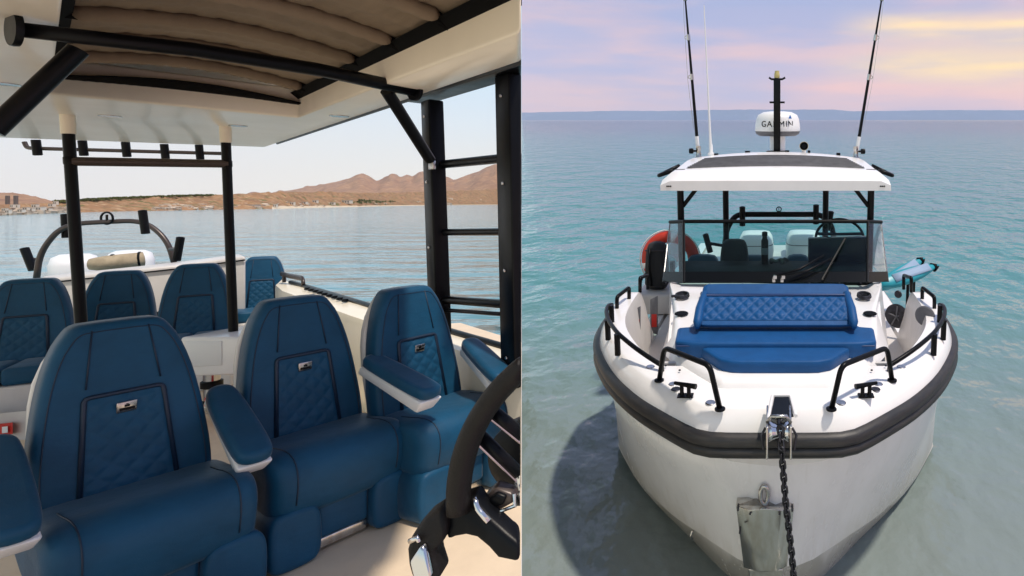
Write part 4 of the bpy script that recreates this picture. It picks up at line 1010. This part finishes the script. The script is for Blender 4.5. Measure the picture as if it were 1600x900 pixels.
y = 6.9; b = ry(1111, 240, y); e = ry(1100, 8, y)
an = thing('antenna', 'thin pale whip antenna beside the left fishing rod on the hardtop', 'antenna', b, right=True)
MB().tube([b, b.lerp(e, .15), e], .01, 8, radii=[.020, .013, .005]).build('whip', whitep, an)
MB().lathe([(.04, -.02), (.04, 0), (.022, .02), (.022, .11), (.001, .11)], b, 14).build('foot', whitep, an, sharp=50)
# ---- bow rails and side rails
for s_ in (-1, 1):
    f_ = (lambda p: p) if s_ < 0 else mir
    b0, b1 = rz(1030, 595, 1.412), rz(1125, 640, 1.412)
    k0, k1 = ry(1038, 543, b0.y + .0), ry(1109, 571, b1.y + .02)
    MB().tube([f_(p) for p in arc([b0, k0, k1, b1], .05, 6)], .016, 12).build('bow_rail', black, rb, sharp=0)
    for q in (b0, b1): MB().lathe([(.03, 0), (.03, .008), (.02, .012)], f_(q), 14).build('rail_foot', black, rb)
    pts = [(1034, 571, 1.45), (1010, 556, 1.49), (989, 541, 1.52), (965, 521, 1.55), (950, 500, 1.55), (947, 486, 1.55), (950, 477, 1.55), (956, 476, 1.50)]
    pp = [rz(px, py, z_) for px, py, z_ in pts]
    sr = MB().tube([f_(p) for p in arc([V((pp[0].x, pp[0].y, 1.41))] + pp, .12, 4)], .0155, 10).build('side_rail', rubber if False else black, rb, sharp=0)
    for px, pt_, pb_, y in ((964, 522, 549, 4.14), (949, 500, 519, 4.5), (955, 477, 496, 5.1)):
        a_ = rz(px, pt_, 1.55); b_ = V((a_.x, a_.y, 1.40))
        MB().tube([f_(a_), f_(b_)], .021, 10).build('stanchion', black, sr)
    h0, h3 = rz(964, 482, 1.41), rz(983, 467, 1.41); h1, h2 = ry(964, 464, h0.y), ry(983, 449, h3.y)
    MB().tube([f_(p) for p in arc([h0, h1, h2, h3], .03)], .017, 10).build('grab_hoop', black, rb, sharp=0)
    hp = [rz(1000, 456, 1.40), ry(1000, 434, 5.2), ry(1012, 430, 5.6), ry(1012, 452, 5.6)]
    MB().tube([f_(p) for p in arc(hp, .03)], .017, 10).build('grab_hoop', black, rb, sharp=0)
    # cleats
    c = rz(1071, 619, 1.412); d_c = V((.12, -.045, 0)); up = V((0, 0, .07))
    cl = MB().tube([f_(c + up - d_c * .55), f_(c + up + d_c * .55)], .013, 10, radii=[.010, .016][:2]).build('cleat', black, rb)
    for k in (-.18, .18): MB().lathe([(.02, 0), (.012, .02), (.012, .07)], f_(c + d_c * k), 10).build('cleat_leg', black, cl)
    MB().box(f_(c + V((0, 0, .004))), (.09, .05, .008)).build('cleat_base', black, cl)
    for px, py, m_ in ((1056, 608, iron), (1110, 629, steel), (1016, 573, steel), (1052, 600, steel)):
        q = rz(px, py, 1.412); MB().lathe([(.001, .004), (.026, .004), (.030, 0), (.001, -.002)], f_(q), 14).build('deck_cap', m_, rb)
# small fittings of the foredeck
for px, py in ((1040, 571), (1062, 578)):
    for s_ in (-1, 1):
        q = rz(px, py, 1.43); q = V((q.x * -s_ if False else abs(q.x) * s_, q.y, q.z)); MB().lathe([(.001, .003), (.007, .002), (.008, -.004), (.001, -.006)], q, 8).build('screw', iron, cab)
# details on the inner bulwarks
def on_bul(px, py, y): return ry(px, py, y)
for (x0, y0, x1, y1, Y, m_, nm) in ((990, 478, 1001, 520, 5.0, gripm, 'hatch'), (1016, 462, 1028, 520, 5.6, gripm, 'hatch')):
    a_ = [ry(x0, y1, Y), ry(x1, y1 + 3, Y), ry(x1, y1 + 3, Y + .02), ry(x0, y1, Y + .02)]; b_ = [ry(x0, y0 + 6, Y), ry(x1, y0, Y), ry(x1, y0, Y + .02), ry(x0, y0 + 6, Y + .02)]
    MB().hexa(a_, b_).build('bulwark_hatch', m_, bul, bevel=.004)
    ym = (y0 + y1) / 2 + 8
    a_ = [ry(x0 + 2, ym + 12, Y - .006), ry(x1 - 2, ym + 12, Y - .006), ry(x1 - 2, ym + 12, Y - .001), ry(x0 + 2, ym + 12, Y - .001)]; b_ = [ry(x0 + 2, ym - 8, Y - .006), ry(x1 - 2, ym - 8, Y - .006), ry(x1 - 2, ym - 8, Y - .001), ry(x0 + 2, ym - 8, Y - .001)]
    MB().hexa(a_, b_).build('red_label', redm, bul)
for px, py, r_, Y in ((1403, 460, .040, 5.75), (1401, 494, .125, 5.6), (1445, 494, .085, 4.55)):
    c = ry(px, py, Y); sp_ = MB().lathe([(.001, .006), (r_ * .9, .006), (r_, .0), (r_ * 1.0, -.01), (.001, -.01)], c, 28, M.Rotation(R(-35), 3, 'Z') @ M.Rotation(R(90), 3, 'X')).build('speaker', iron if px != 1445 else gripm, bul)
    if r_ > .1:
        for k in range(5):
            a_ = k * 2 * pi / 5 + .3; MB().tube([c + V((-.008, -.016, 0)), c + V((r_ * .85 * cos(a_) * .82, -.014 - r_ * .5 * cos(a_) * .0, r_ * .85 * sin(a_)))], .008, 6).build('speaker_rib', gripm, sp_)
# ---- anchor locker, bow roller, towing eye, bow plate
lk = [rz(px, py, 1.412) for px, py in ((1204, 656), (1240, 652), (1232, 622), (1210, 622))]
al = MB().hexa([p + V((0, 0, .002)) for p in lk], [p + V((0, 0, .008)) for p in lk]).build('anchor_locker', screen, rb)
MB().tube([lk[0] + V((-.012, 0, .008)), lk[3] + V((-.012, .01, .008)), lk[2] + V((.012, .01, .008)), lk[1] + V((.012, 0, .008))], .010, 8).build('locker_rim', gel, al)
rcx = ry(1217, 668, 2.80)
rcen = V((rcx.x, 2.86, 1.36))
br_ = thing('bow_roller', 'stainless bow roller fairlead holding the chain at the stem', 'bow roller', rcen, right=True)
for s_ in (-1, 1):
    q = rcen + V((s_ * .062, 0, 0))
    MB().hexa([q + V((-.006, -.09, -.11)), q + V((.006, -.09, -.11)), q + V((.006, .14, -.02)), q + V((-.006, .14, -.02))], [q + V((-.006, -.06, .055)), q + V((.006, -.06, .055)), q + V((.006, .14, .075)), q + V((-.006, .14, .075))]).build('cheek', steel, br_, bevel=.004)
    MB().tube([q + V((s_ * .008, -.02, .03)), q + V((s_ * .03, -.04, .0)), q + V((s_ * .018, -.06, -.07))], .007, 8).build('pin', iron, br_)
MB().tube([rcen + V((x, 0, 0)) for x in (-.056, -.03, 0, .03, .056)], .05, 16, radii=[.058, .045, .034, .045, .058]).build('roller', chrome, br_, sharp=0)
MB().tube([rcen + V((-.062, -.02, .06)), rcen + V((-.04, -.03, .10)), rcen + V((.04, -.03, .10)), rcen + V((.062, -.02, .06))], .010, 8).build('bail', steel, br_, sharp=0)
ey = ry(1194, 777, 2.98)
MB().tube([V((ey.x + .022 * cos(a), 3.0, ey.z + .055 * sin(a))) for a in [2 * pi * k / 20 for k in range(20)]], .013, 10, closed=True).build('towing_eye', steel, rb, sharp=0)
pts_t = [ry(px, py, y) for px, py, y in ((1150, 790, 3.02), (1170, 797, 2.955), (1196, 795, 2.945), (1222, 797, 2.955), (1241, 793, 3.02))]
pts_b = [ry(px, py, y) for px, py, y in ((1162, 887, 3.10), (1182, 893, 3.05), (1196, 893, 3.045), (1212, 893, 3.05), (1230, 885, 3.10))]
bp = MB().loft([pts_t + [p + V((0, .12, 0)) for p in reversed(pts_t)], pts_b + [p + V((0, .12, 0)) for p in reversed(pts_b)]], smooth=False).build('bow_plate', brushed, rb, bevel=.005)
q0 = [ry(px, 890, 3.09) for px in (1169, 1224)]; q1_ = [ry(px, 960, 3.2) for px in (1175, 1218)]
MB().hexa([q1_[0], q1_[1], q1_[1] + V((0, .1, 0)), q1_[0] + V((0, .1, 0))], [q0[0], q0[1], q0[1] + V((0, .1, 0)), q0[0] + V((0, .1, 0))]).build('bow_plate_foot', brushed, rb, bevel=.01)
for px, py in ((1153, 797), (1172, 803), (1218, 803), (1238, 798), (1156, 833)):
    p = ry(px, py, 2.95); MB().lathe([(.001, .003), (.006, .002), (.006, -.05)], p, 8, M.Rotation(R(90), 3, 'X')).build('screw', iron, bp)
p = ry(1083, 832, 3.60); MB().tube([p + V((0, -.02, .03)), p + V((-.01, -.03, .0)), p + V((0, -.02, -.03))], .009, 8).build('drain_fitting', steel, rb)
# ---- chain
ch = thing('mooring_chain', 'dark steel chain hanging from the bow roller down past the steel bow plate', 'chain', rcen + V((.01, -.06, 0)), right=True)
cpts = [V((rcen.x + .005, rcen.y + .10, rcen.z + .03)), V((rcen.x + .006, rcen.y + .03, rcen.z + .047)), V((rcen.x + .008, rcen.y - .035, rcen.z + .03)), V((rcen.x + .010, rcen.y - .055, rcen.z - .02))]
for px, py in ((1221, 700), (1224, 740), (1228, 790), (1233, 830), (1237, 865), (1240, 900), (1243, 940)): cpts.append(ry(px, py, 2.79))
L_ = .040; link0 = None; k = 0; d_acc = 0
seglen = [(b - a).length for a, b in zip(cpts, cpts[1:])]; tot = sum(seglen)
def along(s):
    for (a, b), l in zip(zip(cpts, cpts[1:]), seglen):
        if s <= l: return a.lerp(b, s / l), (b - a).normalized()
        s -= l
    return cpts[-1], (cpts[-1] - cpts[-2]).normalized()
def link_mesh():
    P = []
    for q in range(16):
        a = 2 * pi * q / 16; P.append(V((.0145 * cos(a), 0, .0115 * (1 if sin(a) >= 0 else -1) + .0145 * sin(a))))
    return MB().tube(P, .0068, 8, closed=True)
s_ = 0
while s_ < tot:
    p, dd = along(s_); rotm = dd.to_track_quat('Z', 'Y').to_matrix().to_4x4() @ M.Rotation(R(90) * (k % 2) + R(25), 4, 'Z')
    if link0 is None:
        link0 = link_mesh().build('link', iron, None, sharp=0); o = link0
    else:
        o = link0.copy(); C.objects.link(o)
    o.parent = ch; o.matrix_basis = M.Translation(p - base_of(ch)) @ rotm
    k += 1; s_ += .036
# ---- inside the cabin, seen through the windscreen
MB().hexa([V((-.95, 5.35, 1.0)), V((.95, 5.35, 1.0)), V((1.0, 6.15, 1.0)), V((-1.0, 6.15, 1.0))], [V((-.93, 5.35, 1.505)), V((.93, 5.35, 1.505)), V((1.0, 6.1, 1.49)), V((-1.0, 6.1, 1.49))]).build('dashboard', dark, rb, bevel=.03)
sx0, sx1 = ry(1263, 400, 6.0).x, ry(1357, 400, 6.0).x; sz0, sz1 = ry(1300, 434, 6.0).z, ry(1300, 371, 6.0).z
MB().hexa([V((sx0, 6.0, sz0 - .1)), V((sx1, 6.0, sz0 - .1)), V((sx1, 6.12, sz0 - .1)), V((sx0, 6.12, sz0 - .1))], [V((sx0, 6.0, sz1 - .02)), V((sx1, 6.0, sz1)), V((sx1, 6.12, sz1)), V((sx0, 6.12, sz1 - .02))]).build('display_back', screen, rb, bevel=.012)
c = ry(1312, 372, 6.4)
wh = MB().tube([c + V((.27 * cos(a), .10 * sin(a), .20 * sin(a))) for a in [2 * pi * k / 40 for k in range(40)]], .016, 8, closed=True).build('helm_wheel', black, rb, sharp=0)
MB().tube([c + V((-.25, 0, .05)), c + V((0, .02, .04)), c + V((.25, 0, .05))], .018, 8).build('wheel_spoke', black, wh)
# rear arch with holders and ring emblem
AY = 8.6
ar = arc([ry(1130, 400, AY), ry(1136, 356, AY), ry(1150, 335, AY), ry(1283, 335, AY), ry(1300, 352, AY), ry(1306, 400, AY)], .15, 6)
aw = MB().tube([V((ar[0].x, AY, .8))] + ar + [V((ar[-1].x, AY, .8))], .042, 12).build('tow_arch', black, rb, sharp=0)
for px, py, ln in ((1160, 338, 0), (1275, 335, 0), (1106, 380, -14), (1296, 345, 10)):
    p = ry(px, py, AY - .05); MB().lathe([(.03, -.15), (.045, -.145), (.045, .145), (.03, .15), (.028, .1)], p, 12, M.Rotation(R(ln), 3, 'Y')).build('rod_holder', black, aw)
    if ln == -14: MB().tube([p, ry(1131, 384, AY)], .025, 8).build('clamp', black, aw)
rg = ry(1217, 327, AY); MB().tube([rg + V((.036 * cos(k / 20 * 2 * pi), 0, .036 * sin(k / 20 * 2 * pi))) for k in range(20)], .008, 8, closed=True).build('ring_emblem', black, aw, sharp=0)
MB().box(rg, (.012, .012, .05)).build('emblem_bar', black, aw)
# outboards beyond
A_, B_ = V((0, 1, 0)), V((1, 0, 0))
def out2(px0, px1, py, label):
    y = 9.3; c = ry((px0 + px1) / 2, py, y); w = (px1 - px0) / F * y / 2
    r = thing('outboard_motor', label, 'outboard', c - V((0, 0, 1.2)), right=True)
    def ring(z, k, l): return [c + V((w * k * (abs(cos(a)) ** .55) * (1 if cos(a) > 0 else -1), l * (abs(sin(a)) ** .55) * (1 if sin(a) > 0 else -1), z)) for a in [2 * pi * q / 24 for q in range(24)]]
    MB().loft([ring(-.6, .78, .26), ring(-.5, .95, .33), ring(-.25, 1.0, .36), ring(-.1, .92, .33), ring(-.025, .78, .26), ring(0, .4, .12)]).build('cowling', whitep, r, sharp=60)
    MB().loft([ring(-.175, .975, .352), ring(-.165, .97, .350)]).build('cowl_seam', gripm, r)
    MB().loft([ring(-1.3, .3, .18), ring(-.62, .7, .24)]).build('leg', whitep, r)
out2(1153, 1210, 362, 'white outboard motor seen through the windscreen, left of the two')
out2(1227, 1284, 361, 'white outboard motor seen through the windscreen, right of the two, behind the displays')
# seat backs
def backsil(px0, px1, py, y, name, label, m, cat='seat', hh=.55):
    x0, x1, zt_ = ry(px0, py, y).x, ry(px1, py, y).x, ry(px0, py, y).z
    w = (x1 - x0) / 2; r = thing(name, label, cat, ((x0 + x1) / 2, y, zt_ - 1.1), right=True)
    o_ = smooth_outline([(w, -hh), (w, -.22), (w * .88, -.06), (w * .6, 0)], 1)
    pad(MB(), o_, 0, .13, .03, .01, lambda p: V(((x0 + x1) / 2 + p.x, y + p.y, zt_ + p.z))).build('backrest', m, r, sharp=0)
    MB().box(((x0 + x1) / 2, y + .0, zt_ - hh - .2), (w * 1.8, .4, .45)).build('seat_base', dark, r, bevel=.04)
    return r
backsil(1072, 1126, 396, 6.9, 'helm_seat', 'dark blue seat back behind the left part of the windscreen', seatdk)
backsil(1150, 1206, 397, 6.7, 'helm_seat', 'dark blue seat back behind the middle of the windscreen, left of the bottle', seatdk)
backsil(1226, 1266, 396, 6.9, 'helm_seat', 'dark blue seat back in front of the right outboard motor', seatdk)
backsil(1126, 1170, 372, 6.55, 'headrest_cover', 'black rounded headrest behind the windscreen beside the inner roof post', cloth, 'headrest', .4)
b = ry(1195, 404, 5.95); hb = ry(1195, 362, 5.95).z - b.z
bo = thing('bottle', 'tall black bottle standing on the dashboard behind the windscreen', 'bottle', (b.x, 5.95, 1.49), right=True)
hb += b.z - 1.49
MB().lathe([(.036, 0), (.038, .01), (.038, hb * .72), (.026, hb * .80), (.024, hb * .86), (.03, hb * .87), (.03, hb * .98), (.02, hb), (.0005, hb)], (b.x, 5.95, 1.49), 20).build('body', black, bo, sharp=50)
MB().lathe([(.0385, hb * .3), (.039, hb * .31), (.039, hb * .5), (.0385, hb * .51)], (b.x, 5.95, 1.49), 20).build('label_band', gripm, bo)
def clump(px, w, y, n, name, label, m):
    c = ry(px, 415, y); r = thing(name, label, 'rope', (c.x, y, 1.50), right=True)
    mb = MB()
    P = []
    for k in range(n): P.append(V((c.x + w * (k / n - .5) + random.uniform(-.02, .02), y + random.uniform(-.06, .06), 1.52 + .05 * abs(sin(k * 1.9)))))
    mb.tube(arc(P, .04, 4), .02, 8).build('coil', m, r, sharp=0)
clump(1220, .22, 5.85, 9, 'rope_coil', 'dark coiled rope lying on the dashboard right of the bottle', cloth)
# ---- life ring and black bag outside the left glass
lc = ry(1048, 405, 7.0); RR = 37 / F * 7.0
lr = thing('life_ring', 'orange life ring with white bands hanging behind the left windscreen glass', 'life ring', lc, right=True)
def lp(a): return lc + V((RR * cos(a), .0, RR * sin(a)))
MB().tube([lp(2 * pi * k / 48) for k in range(48)], .075, 14, closed=True).build('ring', orange, lr, sharp=0)
for a0 in (R(80), R(192), R(348), R(270)):
    MB().tube([lp(a0 + R(12) * (k / 6 - .5)) for k in range(7)], .0775, 14).build('white_band', whitep, lr, sharp=0)
gl_ = [lc + V(((RR + .09) * cos(2 * pi * k / 32), -.02, (RR + .09 + (.0 if k % 8 else -.01)) * sin(2 * pi * k / 32))) for k in range(32)]
MB().tube(gl_, .008, 6, closed=True).build('grab_line', whitep, lr, sharp=0)
MB().box(lc + V((.0, .10, -.35)), (.06, .05, .6)).build('bracket', black, lr)
bc = ry(1027, 448, 6.55); bt = ry(1030, 378, 6.55)
bg_ = thing('bag', 'tall black bag standing on the side deck in front of the orange life ring', 'bag', (bc.x, 6.55, bc.z), right=True)
MB().box((bc.x, 6.55, (bc.z + .8) / 2 - .01), (.42, .5, bc.z - .82)).build('side_locker', greyg, rb, bevel=.03)
BZ = bc.z; H_ = bt.z - BZ
def bring(z, w, d): return [V((bc.x + w * (abs(cos(a)) ** .6) * (1 if cos(a) > 0 else -1) + .02 * z, 6.55 + d * (abs(sin(a)) ** .6) * (1 if sin(a) > 0 else -1), BZ + z)) for a in [2 * pi * k / 20 for k in range(20)]]
MB().loft([bring(0, .11, .10), bring(.05, .135, .12), bring(H_ * .5, .13, .12), bring(H_ * .85, .115, .11), bring(H_ * .96, .09, .09), bring(H_, .05, .05)]).build('body', cloth, bg_, sharp=0)
MB().tube(arc([V((bc.x - .05, 6.43, BZ + H_ * .9)), V((bc.x - .05, 6.38, BZ + H_ * .5)), V((bc.x - .04, 6.42, BZ + H_ * .1))], .05), .016, 8).build('strap', black, bg_, sharp=0)
MB().tube([V((bc.x - .1, 6.425, BZ + H_ * .86)), V((bc.x + .1, 6.425, BZ + H_ * .86))], .008, 6).build('zip', iron, bg_)
# black reel-like handle hanging outside
hp = [ry(1000, 455, 6.4), ry(1001, 435, 6.4), ry(1016, 424, 6.5), ry(1024, 410, 6.5)]
MB().tube(arc(hp, .05), .018, 8).build('strap', black, bg_, sharp=0)
# ---- two turquoise boards on the starboard side rail
padm = mat('pale_blue_pad', (.26, .36, .50), .6)
def board(p0, p1, w0, th, label, tipdrop):
    r = thing('paddle_board', label, 'board', p0, right=True, group='turquoise boards stowed along the right side')
    dd = (p1 - p0); L = dd.length; dn = dd.normalized(); upv = V((.35, -.55, .75)); upv = (upv - dn * upv.dot(dn)).normalized(); sd = dn.cross(upv)
    rings = []
    for k, (w, t_) in enumerate(((.35, .4), (.8, .9), (1, 1), (1, 1), (.95, 1), (.8, .9), (.45, .7), (.12, .3))):
        c = p0 + dd * (k / 7)
        rings.append([c + sd * (w0 * w * (abs(cos(a)) ** .7) * (1 if cos(a) > 0 else -1)) + upv * (th * t_ * (abs(sin(a)) ** .7) * (1 if sin(a) > 0 else -1)) for a in [2 * pi * q / 18 for q in range(18)]])
    MB().loft(rings).build('hull', turq, r, sharp=0)
    MB().loft([[c_ for c_ in [p0 + dd * k + sd * (w0 * .55 * s_) + upv * (th * 1.02)for s_ in (-1, -.3, .3, 1)]] for k in (.2, .4, .6, .8)], closed=False).build('deck_pad', padm, r, solid=.006)
    MB().loft([[p0 + dd * k + sd * (w0 * q_ * cos(a)) + upv * (th * q_ * sin(a)) for a in [2 * pi * q / 14 for q in range(14)]] for k, q_ in ((.90, .66), (.96, .42), (1.0, .2))]).build('dark_tip', dark, r, sharp=0)
    return r
board(ry(1372, 452, 6.2), ry(1444, 404, 6.6), .085, .055, 'turquoise board with dark tip, the upper of the crossed pair on the right side', 0)
board(ry(1374, 446, 5.75), ry(1466, 415, 6.2), .085, .055, 'turquoise board, the lower and longer of the crossed pair on the right side', 0)
p = ry(1428, 432, 6.2); MB().tube([p, V((p.x, p.y, .85))], .02, 8).build('board_rest', black, rb)
p = ry(1419, 432, 6.3); MB().tube([p, V((p.x, p.y, .85))], .018, 8).build('board_rest', black, rb)
# ---- the air between us and the far shores
hz_ = MB().box((-500, 4380, 640), (22000, 9800, 2100)).build('haze', dark, None, kind='stuff')
hm = bpy.data.materials.new('haze_air'); hm.use_nodes = True; t = NT(hm.node_tree); t.n.clear()
o = t.new('ShaderNodeOutputMaterial'); pv = t.new('ShaderNodeVolumePrincipled')
pv.inputs['Color'].default_value = (.74, .84, 1.0, 1); pv.inputs['Density'].default_value = 6.5e-5; pv.inputs['Anisotropy'].default_value = .0
t.l.new(pv.outputs[0], o.inputs['Volume']); hz_.data.materials.clear(); hz_.data.materials.append(hm)
